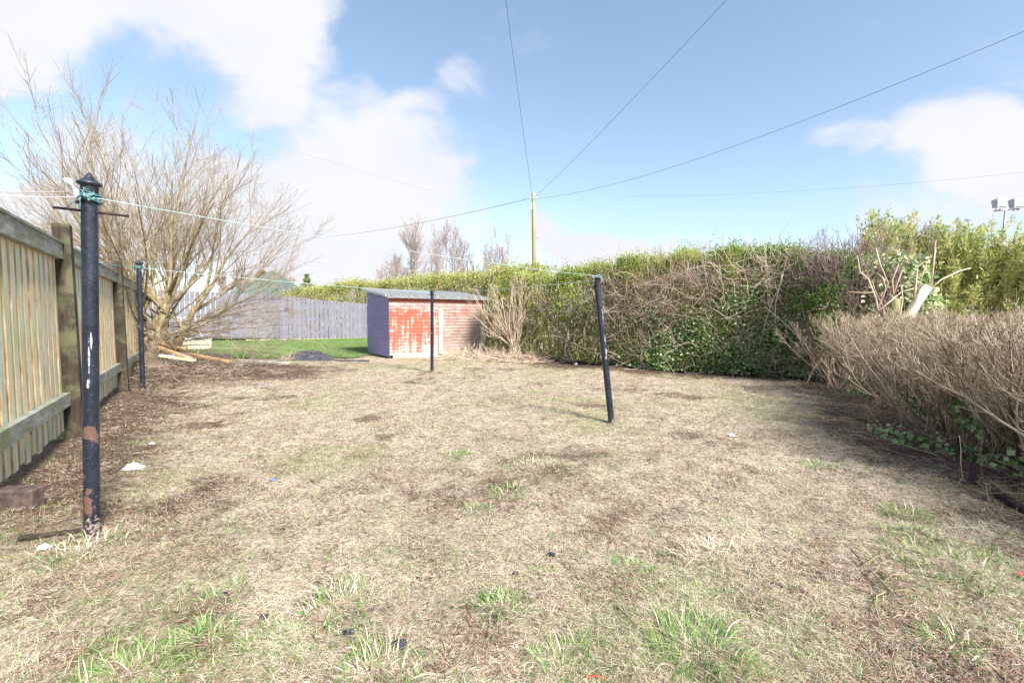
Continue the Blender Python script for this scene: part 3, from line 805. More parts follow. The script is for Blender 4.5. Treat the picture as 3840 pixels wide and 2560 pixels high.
def build_willow():
    b = gnd(532, 1400); b = np.array([b[0], b[1] + .5, 0])
    r = empty('willow_tree', b, 'large bare many-stemmed willow behind the left fence, branches fanning wide', 'tree')
    # main stems
    n = 32; az = np.linspace(0, 2 * math.pi, n, endpoint=False) + rng.normal(size=n) * .12; el = rng.uniform(R(14), R(62), n)
    el[::3] = rng.uniform(R(50), R(84), len(el[::3]))
    D = np.stack([np.cos(az) * np.cos(el), np.sin(az) * np.cos(el) * .8, np.sin(el)], -1)
    D[:, 0] = D[:, 0] * 1.15 - .10
    st = b + np.stack([rng.normal(size=n) * .26, rng.normal(size=n) * .16, rng.uniform(.5, 1.4, n)], -1)
    L = rng.uniform(3.0, 3.9, n) * (1 + .42 * np.sin(el))
    P0 = run(st, D, L, 9, .22, .07); r0 = rng.uniform(.018, .030, n); R0 = r0[:, None] * np.linspace(1, .28, 9)[None]
    def dome(P, k=1.0):
        c = b + [-.22, 0, .9]; e = (P[:, -1] - c) / (np.array([4.1, 3.6, 5.5]) * k); q = np.linalg.norm(e, axis=1); s_ = np.where(q > 1, 1 / q, 1)[:, None, None]
        return P[:, :1] + (P - P[:, :1]) * np.clip(s_ ** 1.6, .3, 1)
    P0 = dome(P0, .93)
    # trunks
    tr = [(-.16, 0, .32, .17, 1.5), (.12, -.05, .05, .15, 1.55), (-.38, .15, -.12, .13, 1.35), (.25, .1, .55, .10, 1.5), (0, .2, 0, .15, 1.7)]
    for dx, dy, lean, rad, h in tr:
        z = np.linspace(-.1, h, 9); x = b[0] + dx + lean * (z / h) ** 1.4 + np.sin(z * 5 + dx * 9) * .03; y = b[1] + dy + np.cos(z * 4) * .03
        g = Geo().tube(np.stack([x, y, z], -1), rad * (1.25 - .6 * (z + .1) / h) * (1 + .12 * np.sin(z * 9)), 12); part(g, 'trunk', M['bark'], r, True)
        k = 3; tip = np.array([x[-1], y[-1], z[-1]]); d2 = rdir(k); d2[:, 2] = np.abs(d2[:, 2]) + .55; d2[:, 0] += lean * 1.5
        Q = run(np.repeat(tip[None], k, 0) - [0, 0, .1], d2, rng.uniform(2.3, 3.2, k), 9, .3, .08)
        P0 = np.concatenate([P0, dome(Q, .93)]); R0 = np.concatenate([R0, (rad * .42) * np.linspace(1, .2, 9)[None].repeat(k, 0)])
    g = Geo(); add_t(g, P0, R0, 7); part(g, 'limbs', M['bark'], r, True)
    P1, R1 = grow(P0, R0, 6, (.25, .97), (1.1, 2.1), (.25, .75), .22, .07, 7, .5, .0045, .35)
    P1 = dome(P1)
    P2, R2 = grow(P1, R1, 5, (.15, .97), (.5, 1.3), (.25, .7), .3, .07, 5, .55, .003, .3)
    P2b, R2b = grow(P0, R0, 6, (.3, 1), (.6, 1.4), (.25, .8), .3, .08, 5, .3, .003, .3)
    P2 = np.concatenate([P2, P2b]); R2 = np.concatenate([R2, R2b])
    P2 = dome(P2, 1.06); P3, R3 = grow(P2, R2, 4, (.1, .98), (.12, .45), (.3, .8), .25, .06, 3, .7, .0022, .2)
    g = Geo(); add_t(g, P1, R1, 5); part(g, 'branches', M['twig_willow'], r, True)
    g = Geo(); add_t(g, P2, R2, 3); add_t(g, P3, R3, 3); part(g, 'twigs', M['twig_willow'], r, True)
    # low drooping whips reaching right, and the dead skirt of canes round its foot
    n = 22; D = np.stack([rng.uniform(.55, 1, n), rng.uniform(-.55, .35, n), rng.uniform(-.02, .42, n)], -1)
    P, = (run(b + np.stack([rng.uniform(.05, .3, n), rng.uniform(-.2, .2, n), rng.uniform(.45, 1.15, n)], -1), D, rng.uniform(2.2, 3.9, n), 8, -.10, .07),)
    Rr = .013 * np.linspace(1, .18, 8)[None].repeat(n, 0); Pb, Rb = grow(P, Rr, 8, (.2, .95), (.4, 1.2), (.2, .7), .15, .08, 4, .5, .003)
    Pc, Rc = grow(Pb, Rb, 4, (.1, .95), (.15, .4), (.3, .8), .1, .06, 3, .7, .0026)
    g = Geo(); add_t(g, P, Rr, 5); add_t(g, Pb, Rb, 3); add_t(g, Pc, Rc, 3); part(g, 'low_branches', M['twig_willow'], r, True)
    n = 700; a = rng.uniform(0, 6.28, n); rr = rng.uniform(.1, .8, n)
    st = b + np.stack([np.cos(a) * rr * 1.2, np.sin(a) * rr * .9 - .2, rng.uniform(.1, 1.1, n)], -1)
    D = rdir(n) * [1, 1, .8] + np.stack([np.cos(a) * .5, np.sin(a) * .3, -.3 + 0 * a], -1)
    P = run(st, D, rng.uniform(.25, .9, n), 5, -.4, .2); P[:, :, 2] = np.maximum(P[:, :, 2], .01)
    n2 = 900; st2 = b + np.stack([rng.uniform(-.7, 2.4, n2) , rng.normal(size=n2) * .45 - .75, 0 * rng.random(n2)], -1); st2[:, 2] = rng.random(n2) * .35 * np.clip(1 - (st2[:, 0] - b[0]) / 2.4, 0, 1)
    P2_ = run(st2, rdir(n2) * [1, 1, .5] + [0, 0, .1], rng.uniform(.2, .8, n2), 5, -.5, .22); P2_[:, :, 2] = np.maximum(P2_[:, :, 2], .01); P = np.concatenate([P, P2_]); n += n2
    g = Geo(); add_t(g, P, np.linspace(.0035, .0025, 5)[None].repeat(n, 0), 3); part(g, 'dead_canes', M['twig_pink'], r, True)
    n = 2600; u = rng.random(n); x = b[0] - .5 + u * 3.1; y = b[1] - .75 + rng.normal(size=n) * .45
    st = np.stack([x, y, rng.random(n) * .34 * np.clip(1.1 - u, 0, 1)], -1); P = run(st, rdir(n) * [1, 1, .3], rng.uniform(.2, .9, n), 5, -.35, .2); P[:, :, 2] = np.maximum(P[:, :, 2], .012)
    g = Geo(); add_t(g, P, np.linspace(.005, .003, 5)[None].repeat(n, 0), 3); tag(g.build('brush_pile', M['twig_dark']), 'low dark pile of cut brushwood spreading right from the willow foot', 'brushwood', kind='stuff')
    return b


WB = build_willow()


# ------------------------------------------------------------ rubbish under the willow
def crumple(name, c, size, mat, label, cat, seed, flat=.35, res=9, group=None):
    rs = np.random.default_rng(seed); V = []
    for i in range(res):
        for j in range(res):
            u, v = i / (res - 1) * 2 - 1, j / (res - 1) * 2 - 1; k = 1 - .25 * rs.random()
            e = math.hypot(u, v); V.append((u * size[0] / 2 * k, v * size[1] / 2 * k, size[2] * (rs.random() * .7 + .5 * max(0, 1 - e)) * (1 if e < 1 else .3)))
    V = np.array(V) + np.array([c[0], c[1], float(gz(c[0], c[1])) + .006]); a = (np.arange(res - 1)[:, None] * res + np.arange(res - 1)[None]).ravel()
    o = Geo().add(V, np.stack([a, a + 1, a + res + 1, a + res], -1)).build(name, mat); md = o.modifiers.new('thick', 'SOLIDIFY'); md.thickness = .003
    tag(o, label, cat, group); return o


def board(name, a, b, w, h, mat, label, cat, group=None):
    a = np.array(a, float); b = np.array(b, float); d = b - a; L = np.linalg.norm(d); d /= L
    s = np.cross(d, [0, 0, 1]); s /= np.linalg.norm(s); u = np.cross(s, d); tl = np.stack([d, s, u], 1)
    o = Geo().box((a + b) / 2, (L, w, h), 0, tilt=tl).build(name, mat); md = o.modifiers.new('bev', 'BEVEL'); md.width = min(w, h) * .12
    tag(o, label, cat, group); return o


def stone(name, c, s, mat, label, cat, seed, group=None):
    rs = np.random.default_rng(seed); n = 10; m = 12; V = []
    for i in range(n + 1):
        for j in range(m):
            th = math.pi * i / n; ph = 2 * math.pi * j / m
            k = 1 + .28 * math.sin(3 * ph + seed) * math.sin(2 * th + seed) + rs.normal() * .05
            V.append((math.sin(th) * math.cos(ph) * s[0] * k, math.sin(th) * math.sin(ph) * s[1] * k, math.cos(th) * s[2] * k))
    V = np.array(V) + np.array([c[0], c[1], float(gz(c[0], c[1])) + s[2] * .5])
    F = [[i * m + j, i * m + (j + 1) % m, (i + 1) * m + (j + 1) % m, (i + 1) * m + j] for i in range(n) for j in range(m)]
    o = Geo().add(V, F).build(name, mat); tag(o, label, cat, group); return o


def build_debris():
    Gp = 'old timbers dumped under the willow'
    y = WB[1]
    board('timber_plank', pt(590, 1300, y - .45), pt(720, 1345, y - .75), .10, .05, M['plank'], 'brown plank sloping down just below the blue sheet', 'plank', Gp)
    board('timber_plank', pt(600, 1333, y - .9), pt(730, 1352, y - .95), .10, .05, M['yellow_wood'], 'yellowish plank lowest on the left of the rubbish heap', 'plank', Gp)
    board('timber_plank', pt(700, 1325, y - .2), pt(860, 1356, y - .6), .12, .05, M['plank'], 'long brown plank on the right of the rubbish heap, white end', 'plank', Gp)
    board('timber_plank', pt(590, 1282, y - .2), pt(700, 1310, y - .1), .10, .05, M['plank'], 'brown plank on top of the rubbish heap', 'plank', Gp)
    board('log', pt(490, 1310, y - .2), pt(560, 1270, y), .16, .16, M['plank'], 'rough orange brown log leaning above the lower fence rail', 'log', 'split logs at the willow foot')
    board('log', pt(495, 1372, y - .8), pt(530, 1335, y - .3), .15, .15, M['plank'], 'rough orange brown log standing below the fence rail', 'log', 'split logs at the willow foot')
    board('sleeper', gnd(705, 1352) + [0, 0, .09], gnd(862, 1352) + [0, 0, .09], .2, .24, M['sleeper'], 'dark timber sleeper edging the neighbouring lawn', 'sleeper')
    board('edging_slab', gnd(925, 1358) + [0, 0, .03], gnd(1075, 1364) + [0, 0, .02], .25, .07, M['concrete'], 'flat grey edging slab between the dirt and the lawn', 'slab')
    board('edging_board', gnd(1090, 1352) + [0, 0, .02], gnd(1385, 1356) + [0, 0, .02], .05, .06, M['slate'], 'thin dark edging strip running to the shed corner', 'edging')
    crumple('blue_sheet', pt(668, 1309, y - .55), (.42, .3, .1), M['blue'], 'upper piece of crumpled blue plastic on the plank heap', 'plastic sheet', 1).location.z = .38
    crumple('blue_sheet', gnd(650, 1362), (.6, .3, .2), M['blue'], 'lower piece of crumpled blue plastic under the plank heap', 'plastic sheet', 2)
    crumple('litter', gnd(690, 1362), (.3, .12, .05), M['white'], 'pale crumpled plastic beside the lower blue sheet', 'litter', 3)
    crumple('litter', gnd(616, 1409), (.14, .1, .04), M['red_plastic'], 'small red and white wrapper on the soil under the willow', 'litter', 4)
    crumple('litter', gnd(466, 1440), (.12, .1, .05), M['white'], 'small white scrap at the foot of the second fence post', 'litter', 5)
    crumple('litter', gnd(898, 1376), (.16, .08, .05), M['white'], 'tiny pale scrap on the dirt right of the plank heap', 'litter', 6)
    # lawn box and white garden frame
    c = pt(692, 1278, 17.3); r = empty('planter_box', (c[0], c[1], 0), 'pale pine planter box on the lawn behind the willow', 'planter')
    g = Geo(); w, d, h = 1.5, .8, .36; z0 = float(gz(c[0], c[1])) + .02
    for dx, dy, sx, sy in ((0, -d / 2, w, .03), (0, d / 2, w, .03), (-w / 2, 0, .03, d - .04), (w / 2, 0, .03, d - .04)):
        for k in range(2): g.box((c[0] + dx, c[1] + dy, z0 + h * (k + .5) / 2), (sx, sy, h / 2 - .008))
    part(g, 'boards', M['box_wood'], r); part(Geo().box((c[0], c[1], z0 + h + .012), (w + .06, d + .06, .022)), 'lid', M['box_wood'], r)
    Y = 18.6; r = empty('swing_frame', pt(720, 1270, Y) * [1, 1, 0], 'white tubular frame standing behind the planter box by the lilac fence', 'swing frame')
    q = lambda a: [pt(x, y_, Y) for x, y_ in a]
    for nm, a in (('leg', [(653, 1262), (664, 1240), (678, 1226), (678, 1192), (645, 1188)]), ('leg', [(758, 1264), (750, 1246), (735, 1228), (733, 1185)])):
        part(Geo().tube(np.array(q(a)), .025, 8), nm, M['white'], r, True)
    part(Geo().tube(np.array(q([(678, 1222), (735, 1222)])), .025, 8), 'crossbar', M['white'], r, True)
    part(Geo().tube(np.array(q([(678, 1192), (755, 1194)])), .02, 8), 'crossbar', M['white'], r, True)
    # slate heap
    c = gnd(1140, 1345); g = Geo(); n = 900
    a = rng.uniform(0, 6.28, n); rr = np.abs(rng.normal(size=n)) * .35; X = c[0] + np.cos(a) * rr * 1.5; Y2 = c[1] + .25 + np.sin(a) * rr
    hh = .17 * np.exp(-((X - c[0] - .25) ** 2) / .12 - ((Y2 - c[1] - .25) ** 2) / .12) + .13 * np.exp(-((X - c[0] + .2) ** 2) / .16 - ((Y2 - c[1] - .25) ** 2) / .12)
    gx = np.linspace(-1, 1, 24); XX, YY = np.meshgrid(c[0] + gx * .95, c[1] + .25 + gx * .6)
    ZZ = .17 * np.exp(-((XX - c[0] - .25) ** 2) / .12 - ((YY - c[1] - .25) ** 2) / .12) + .13 * np.exp(-((XX - c[0] + .2) ** 2) / .16 - ((YY - c[1] - .25) ** 2) / .12) - .01 + gz(XX, YY) + rng.random(XX.shape) * .03
    aa = (np.arange(23)[:, None] * 24 + np.arange(23)[None]).ravel(); g.add(np.stack([XX, YY, ZZ], -1).reshape(-1, 3), np.stack([aa, aa + 1, aa + 25, aa + 24], -1))
    for i in range(n):
        g.box((X[i], Y2[i], hh[i] + float(gz(X[i], Y2[i])) + .02), rng.uniform(.02, .055, 3) * [1, 1, .5], rng.random() * 3)
    tag(g.build('slate_heap', M['slate']), 'heap of dark slate chippings on the edge of the green lawn', 'gravel heap', kind='stuff')
    p = gnd(1075, 1352); r = empty('grass_tuft', (p[0], p[1], 0), 'tall pale dead grass clump left of the slate heap', 'grass tuft', 'grass tufts scattered over the garden')
    part(tuft_geo(p[0], p[1], .18, 160, .42, 1.0, .008), 'blades', [M['tuft'], M['straw']], r)
    # litter and stones on the open ground
    crumple('crumpled_paper', gnd(502, 1760), (.15, .10, .055), M['white'], 'white crumpled paper lying right of the nearest pole', 'paper', 11)
    crumple('crumpled_paper', gnd(165, 2062), (.055, .045, .025), M['white'], 'small dirty white scrap left of the foot of the nearest pole', 'paper', 12)
    crumple('litter', gnd(570, 1667), (.06, .035, .012), M['white'], 'small flat pale scrap on the dirt beyond the white paper', 'litter', 13)
    crumple('litter', gnd(2743, 1636), (.07, .05, .03), M['white'], 'tiny pale scrap on the lawn right of the leaning pole', 'litter', 14)
    crumple('litter', gnd(1025, 1796), (.05, .03, .01), M['blue'], 'small bluish scrap on the left half of the lawn', 'litter', 15)
    crumple('litter', gnd(983, 1443), (.06, .04, .02), M['blue'], 'tiny blue scrap on the lawn before the dirt patch', 'litter', 17)
    crumple('litter', gnd(2160, 1366), (.1, .1, .06), M['white'], 'white scrap on the soil at the foot of the hedge', 'litter', 18)
    crumple('red_scrap', gnd(3838, 2165), (.06, .03, .02), M['red_plastic'], 'bright red plastic scrap at the right edge of the picture', 'litter', 16)
    p = gnd(2230, 2552); tag(Geo().tube([p + [-.035, .0, .012], p + [0, .006, .016], p + [.04, -.004, .011]], .003, 6).build('red_string', M['red_plastic'], None, True), 'short red string on the grass at the bottom edge', 'string')
    Gs = 'black lumps of slag on the lawn'
    for (px, py, s, lab) in ((1500, 2428, .024, 'largest black lump, in the bottom foreground left of centre'), (1310, 2375, .017, 'black lump left of and behind the largest one'),
                             (1930, 2162, .015, 'single black lump in the middle of the lawn foreground'), (2068, 2085, .017, 'flat dark lump right of the middle black lump'),
                             (1193, 2180, .014, 'brown grey stone in the left centre foreground'), (850, 2220, .012, 'tiny black lump in the left lawn'),
                             (990, 2315, .015, 'purplish dark lump near the upright left tuft'), (1060, 1990, .011, 'small dark lump far left of the middle tussocks'), (1570, 2165, .009, 'smallest dark chip left of the middle black lump')):
        p = gnd(px, py); stone('slag_lump', p, (s * 1.25, s, s * .6), M['charcoal'] if 'stone' not in lab else M['brick'], lab, 'stone', int(px), Gs)
    # brick at the left edge, half-buried plank
    p = gnd(60, 1905); board('brick', (p[0] - .14, p[1] + .03, .055), (p[0] + .09, p[1] + .06, .05), .11, .14, M['brick'], 'dark brown brick half buried at the foot of the left fence', 'brick')
    a, b = gnd(70, 2022), gnd(330, 1990); board('timber_plank', a + [0, 0, .012], b + [0, 0, .012],   .025, .015, M['post'], 'short brown plank half hidden in straw beside the nearest pole', 'plank')
    # fallen forked twig, right foreground
    def tw(pts, rad, g, dz=.02):
        Q = np.array([gnd(x, y_) + [0, 0, dz] for x, y_ in pts]); Q[:, 2] += gz(Q[:, 0], Q[:, 1]); g.tube(Q, np.linspace(rad, rad * .5, len(Q)), 6)
    g = Geo(); tw([(3190, 2095), (3265, 2170), (3330, 2245), (3345, 2258), (3390, 2255), (3470, 2280), (3540, 2310)], .0045, g, .03)
    tw([(3245, 2140), (3280, 2110), (3340, 2088)], .003, g); tw([(3275, 2180), (3300, 2145), (3345, 2128)], .003, g, .03); tw([(3305, 2220), (3345, 2190), (3400, 2186)], .003, g, .03)
    tw([(3325, 2245), (3285, 2262), (3280, 2300), (3305, 2370)], .0035, g)
    p = gnd(3330, 2245); o = g.build('fallen_twig', M['bark'], None, True); tag(o, 'forked fallen twig lying on the right foreground', 'twig')
    g = Geo(); tw([(2310, 2280), (2380, 2360), (2420, 2410), (2470, 2470)], .003, g, .015)
    tag(g.build('fallen_twig', M['bark'], None, True), 'thin dark straight twig left of the big green tuft', 'twig')


build_debris()


# ------------------------------------------------------------ lilac board fence, green roof, far trees
def build_far_fence():
    A, B = (430, 20.2), (1392, 24.0)
    Pa = pt(A[0], 1268, A[1]); Pb = pt(B[0], 1268, B[1]); d = (Pb - Pa)[:2]; L = np.linalg.norm(d); d /= L; ang = math.atan2(d[1], d[0]); nf = np.array([-d[1], d[0]])
    r = empty('board_fence', (Pa[0], Pa[1], 0), 'lilac grey board fence with narrow light gaps behind the green lawn', 'fence')
    tops = [(430, 1080), (620, 1087), (980, 1104), (1098, 1110), (1180, 1123), (1290, 1132), (1400, 1140)]
    def px_of(x, y): return 1920 + x / y * FPX
    pitch = .205; k = 0; t = 0; panel = Geo(); start = 0; px0 = 0
    bay = []
    while t < L:
        x, y = Pa[:2] + d * (t + pitch / 2); px = px_of(x, y)
        tp = np.interp(px, [q[0] for q in tops], [q[1] for q in tops]); zt = pt(px, tp, y)[2]; zb = pt(px, 1266 + 4 * (px - 430) / 960, y)[2]
        gap = .032 if (700 < px < 870 or 1135 < px < 1300) else (.024 if (560 < px < 700 or 930 < px < 1120) else .008)
        panel.box((x, y, (zt + zb) / 2), (pitch - gap, .02, zt - zb + random.uniform(-.01, .01)), ang)
        k += 1; t += pitch
        if k % 11 == 0 or t >= L:
            part(panel, 'board_panel', M['purple_board'], r); panel = Geo(); bay.append((start, t, zb, zt)); start = t
    for a, b, zb, zt in bay:
        for f in (.18, .52, .85):
            c = Pa[:2] + d * (a + b) / 2 + nf * .04; part(Geo().box((c[0], c[1], zb + (zt - zb) * f), (b - a - .01, .045, .08), ang), 'rail', M['purple_dark'], r)
        c = Pa[:2] + d * b - nf * .014; part(Geo().box((c[0], c[1], (zb + zt) / 2 - .02), (.03, .02, zt - zb + .06), ang), 'post', M['purple_dark'], r)
    c = Pa[:2] + d * (L * .72); part(Geo().box((c[0], c[1], pt(1100, 1270, 23)[2] - .02), (L * .5, .06, .06), ang), 'gravel_board', M['box_wood'], r)


build_far_fence()


def build_summerhouse():
    Y = 29.0; ap = pt(962, 1054, Y); e0 = pt(838, 1106, Y); e1 = pt(1072, 1108, Y); c = np.array([ap[0], Y + 2.0, 0]); hw = (e1[0] - e0[0]) / 2; ze = e0[2]
    r = empty('summerhouse', c, 'summerhouse with a green felt pyramid roof behind the lilac fence', 'summerhouse')
    V = [[c[0] - hw, Y, ze], [c[0] + hw, Y, ze], [c[0] + hw, Y + 2 * hw, ze], [c[0] - hw, Y + 2 * hw, ze], [c[0], Y + hw, ap[2] + .9]]
    V = np.array(V); F = [[0, 1, 4, 4], [1, 2, 4, 4], [2, 3, 4, 4], [3, 0, 4, 4], [0, 3, 2, 1]]
    V2 = np.vstack([V, V[4] + [.02, 0, 0]]); F = [[0, 1, 5, 4], [1, 2, 5, 5], [2, 3, 4, 5], [3, 0, 4, 4], [0, 3, 2, 1]]
    rf = Geo()
    t = V[4]; e = .02
    q = np.array([t + [-e, -e, 0], t + [e, -e, 0], t + [e, e, 0], t + [-e, e, 0]])
    rf.add(np.vstack([V[:4], q]), [[0, 1, 5, 4], [1, 2, 6, 5], [2, 3, 7, 6], [3, 0, 4, 7], [4, 5, 6, 7], [0, 3, 2, 1]])
    part(rf, 'roof', M['green_roof'], r)
    part(Geo().box((c[0], Y + hw, ze - .04), (hw * 2.02, hw * 2.02, .07)), 'gutter', M['cable'], r)
    part(Geo().box((c[0], Y + hw, (ze - .08 + .1) / 2), (hw * 1.7, hw * 1.7, ze - .18)), 'wall', M['plank'], r)


build_summerhouse()


def bare_tree(px, Y, ytop, w, label, n=8, mat='twig_grey', tmin=.010, lean=0.0, trunk=.09, name='bare_tree', group='bare trees behind the far hedge'):
    top = pt(px, ytop, Y); H = top[2]; b = np.array([top[0], Y, 0])
    r = empty(name, b, label, 'tree', group)
    k = 3; az = rng.uniform(0, 6.28, n); D = np.stack([np.cos(az) * w * .35, np.sin(az) * w * .35, np.ones(n)], -1); D[:, 0] += lean
    P0 = run(b + np.stack([np.cos(az) * .15, np.sin(az) * .15, 0 * az], -1), D, H * rng.uniform(.78, 1, n), 9, .25, .045); R0 = trunk * np.linspace(1, .14, 9)[None] * rng.uniform(.6, 1, n)[:, None]
    g = Geo(); add_t(g, P0, R0, 6); part(g, 'trunk', M['bark_far'], r, True)
    P1, R1 = grow(P0, R0, 14, (.15, .97), (H * .17, H * .36), (.2, .6), .5, .06, 6, .5, tmin * 1.3, .45); P1[:, :, 0] += lean * .2 * np.linspace(0, 1, 6)[None]
    P2, R2 = grow(P1, R1, 6, (.15, .97), (H * .07, H * .17), (.25, .7), .35, .07, 4, .6, tmin, .3)
    P3, R3 = grow(P2, R2, 3, (.1, .97), (H * .03, H * .07), (.3, .8), .2, .07, 3, .7, tmin * .8, .3)
    g = Geo(); add_t(g, P1, R1, 3); add_t(g, P2, R2, 3); add_t(g, P3, R3, 3); part(g, 'crown', M[mat], r, True)


def build_far_trees():
    bare_tree(1560, 42, 835, .16, 'tallest wispy bare tree above the shed, leaning right at its tips', 4, lean=.05)
    bare_tree(1635, 42, 838, .16, 'second tall wispy bare tree above the shed', 4, lean=.06)
    bare_tree(1700, 44, 860, .3, 'broad bare tree above the shed, right of the two tallest', 6)
    bare_tree(1520, 43, 945, .5, 'low bushy bare tree above the left end of the shed roof', 6)
    bare_tree(1455, 41, 985, .6, 'short spreading bare tree above the shed roof corner', 6)
    bare_tree(1790, 44, 930, .5, 'bare tree between the broad one and the round one left of the telegraph pole', 7)
    bare_tree(1865, 40, 912, .45, 'rounded fine-twigged bare tree just left of the telegraph pole', 8)
    bare_tree(1065, 60, 1050, .5, 'small far bare tree beside the green roof', 6, tmin=.02)
    bare_tree(1090, 58, 1046, .4, 'second small far bare tree right of the green roof', 5, tmin=.02)
    bare_tree(870, 46, 1030, .7, 'brown bare tree behind the green roof, seen through the willow', 8, mat='twig_brown', tmin=.016)
    # conifer
    Y = 62; tp = pt(1150, 1024, Y); r = empty('fir_tree', (tp[0], Y, 0), 'small dark fir tree on the skyline above the fence', 'tree')
    part(Geo().tube([(tp[0], Y, 0), (tp[0], Y, tp[2])], [.15, .03], 6), 'trunk', M['bark_far'], r, True)
    n = 3800; t = rng.random(n) ** .7; z = tp[2] - t * 3.6; rad = (.1 + 1.4 * t) * rng.random(n) ** .4 * (.75 + .25 * np.sin(z * 9)); a = rng.uniform(0, 6.28, n)
    C = np.stack([tp[0] + np.cos(a) * rad, Y + np.sin(a) * rad, z], -1); D = np.stack([np.cos(a), np.sin(a), -.3 + 0 * a], -1)
    V, F = leaves(C, D, rdir(n), rng.uniform(.15, .3, n), np.full(n, .08)); part(Geo().add(V, F), 'crown', M['ivy'], r)
    # round evergreen behind the green roof
    Y = 44; c = pt(985, 1052, Y); r = empty('evergreen_tree', (c[0], Y, 0), 'round brownish evergreen crown rising behind the green roof', 'tree')
    part(Geo().tube([(c[0], Y, 0), (c[0], Y, c[2])], [.18, .08], 8), 'trunk', M['bark_far'], r, True)
    n = 6500; C = rdir(n) * rng.random(n)[:, None] ** .33 * [.68, .68, .95] + c; V, F = leaves(C, rdir(n), rdir(n), rng.uniform(.09, .18, n), np.full(n, .07)); part(Geo().add(V, F), 'crown', veg('brown_green_leaf', [(.12, .10, .05), (.22, .17, .08), (.34, .25, .12)], 1, .2), r)


build_far_trees()


# ------------------------------------------------------------ shed
def build_shed():
    O = gnd(1462, 1345); O = np.array([O[0], O[1], 0]); ang = math.atan2(.5648, .8252)
    ux = np.array([.8252, .5648, 0]); uy = np.array([-.5648, .8252, 0]); Lw, Dp = 3.25, 2.2; hf, hb = 1.91, 2.18; hf2 = 1.80
    r = bpy.data.objects.new('garden_shed', None); COL.objects.link(r); r.location = O; r.rotation_euler = (0, 0, ang)
    tag(r, 'small lean-to shed with peeling red front, lilac side and grey felt roof', 'shed')
    z0 = .10
    g = Geo(); z = z0
    while z < hf - .01:                                            # front: overlapping boards, local x along the front
        h = min(.1, hf - z); tl = [[1, 0, 0], [0, 1, .10], [0, -.10, 1]]
        g.box((Lw / 2, .008, z + h / 2), (Lw, .018, h + .008), tilt=tl); z += .1
    g.build('front_wall', M['red_clad'], r)
    g = Geo(); z = z0 - .05
    while z < hb - .06:                                            # lilac gable, cut off under the sloping roof
        h = .115; y1 = 0.02; y2 = Dp
        zc = z + h / 2
        if zc > hf - .06: y1 = max(.02, (zc + .07 - hf) / (hb - hf) * Dp)
        if y1 < Dp - .1: g.box((.006, (y1 + y2) / 2, zc), (.02, y2 - y1, h), tilt=[[1, 0, -.12], [0, 1, 0], [.12, 0, 1]])
        z += h
    g.add([[.02, .02, hf - .22], [.02, Dp, hf - .22], [.02, Dp, hb - .02], [.02, .02, hf - .02]], [[0, 1, 2, 3]])
    g.build('side_wall', M['purple_clad'], r)
    g = Geo(); g.box((Lw - .01, Dp / 2, (hf + z0) / 2), (.02, Dp - .05, hf - z0 - .02)); g.box((Lw / 2, Dp - .01, (hb + z0) / 2 - .02), (Lw - .05, .02, hb - z0 - .06)); g.build('back_wall', M['sleeper'], r)
    sl = math.atan2(hb - hf, Dp); c, s = math.cos(sl), math.sin(sl)
    g = Geo(); ov = .17; g.box((Lw / 2 + .02, Dp / 2 - .02, (hf + hb) / 2 + .035), (Lw + 2 * ov - .08, Dp + .26, .03), tilt=[[1, 0, 0], [0, c, -s], [0, s, c]])
    g.build('roof', M['felt'], r)
    g = Geo(); g.box((Lw / 2 + .02, -.135, hf - .035), (Lw + 2 * ov - .09, .022, .09)); g.build('fascia', M['felt'], r)
    g = Geo(); g.box((-.14, Dp / 2 - .02, (hf + hb) / 2 + .012), (.022, Dp + .25, .085), tilt=[[1, 0, 0], [0, c, -s], [0, s, c]]); g.build('bargeboard', M['white'], r)
    Geo().box((Lw / 2, .03, .05), (Lw - .2, .08, .16)).build('plinth', M['concrete'], r)
    Geo().box((1.68, -.035, .80), (.115, .05, 1.42), tilt=[[1, 0, .025], [0, 1, .02], [0, 0, 1]]).build('cover_strip', M['pale_wood'], r)
    Geo().box((Lw - .02, -.05, .78), (.12, .1, 1.5)).build('corner_post', M['yellow_wood'], r)
    g = Geo(); g.box((.0, Dp - .12, 1.78), (.05, .05, .30)); g.box((-.01, Dp - .35, 1.93), (.03, .3, .015)); g.build('hinge', M['white'], r)
    # slatted fence right of the shed
    A = pt(1828, 1330, 15.9); r2 = empty('slat_fence', (A[0], A[1], 0), 'short brown slatted fence between the shed and the hedge', 'fence')
    for k in range(6):
        p = pt(1832 + k * 13, 1250, 15.9 - k * .02); part(Geo().box((p[0], p[1], .72), (.075, .02, 1.35)), 'slat', M['plank'], r2)
    p = pt(1864, 1275, 15.95); part(Geo().box((p[0], p[1] + .03, .5), (.75, .04, .08)), 'rail', M['plank'], r2); part(Geo().box((p[0], p[1] + .03, 1.15), (.75, .04, .08)), 'rail', M['plank'], r2)


build_shed()


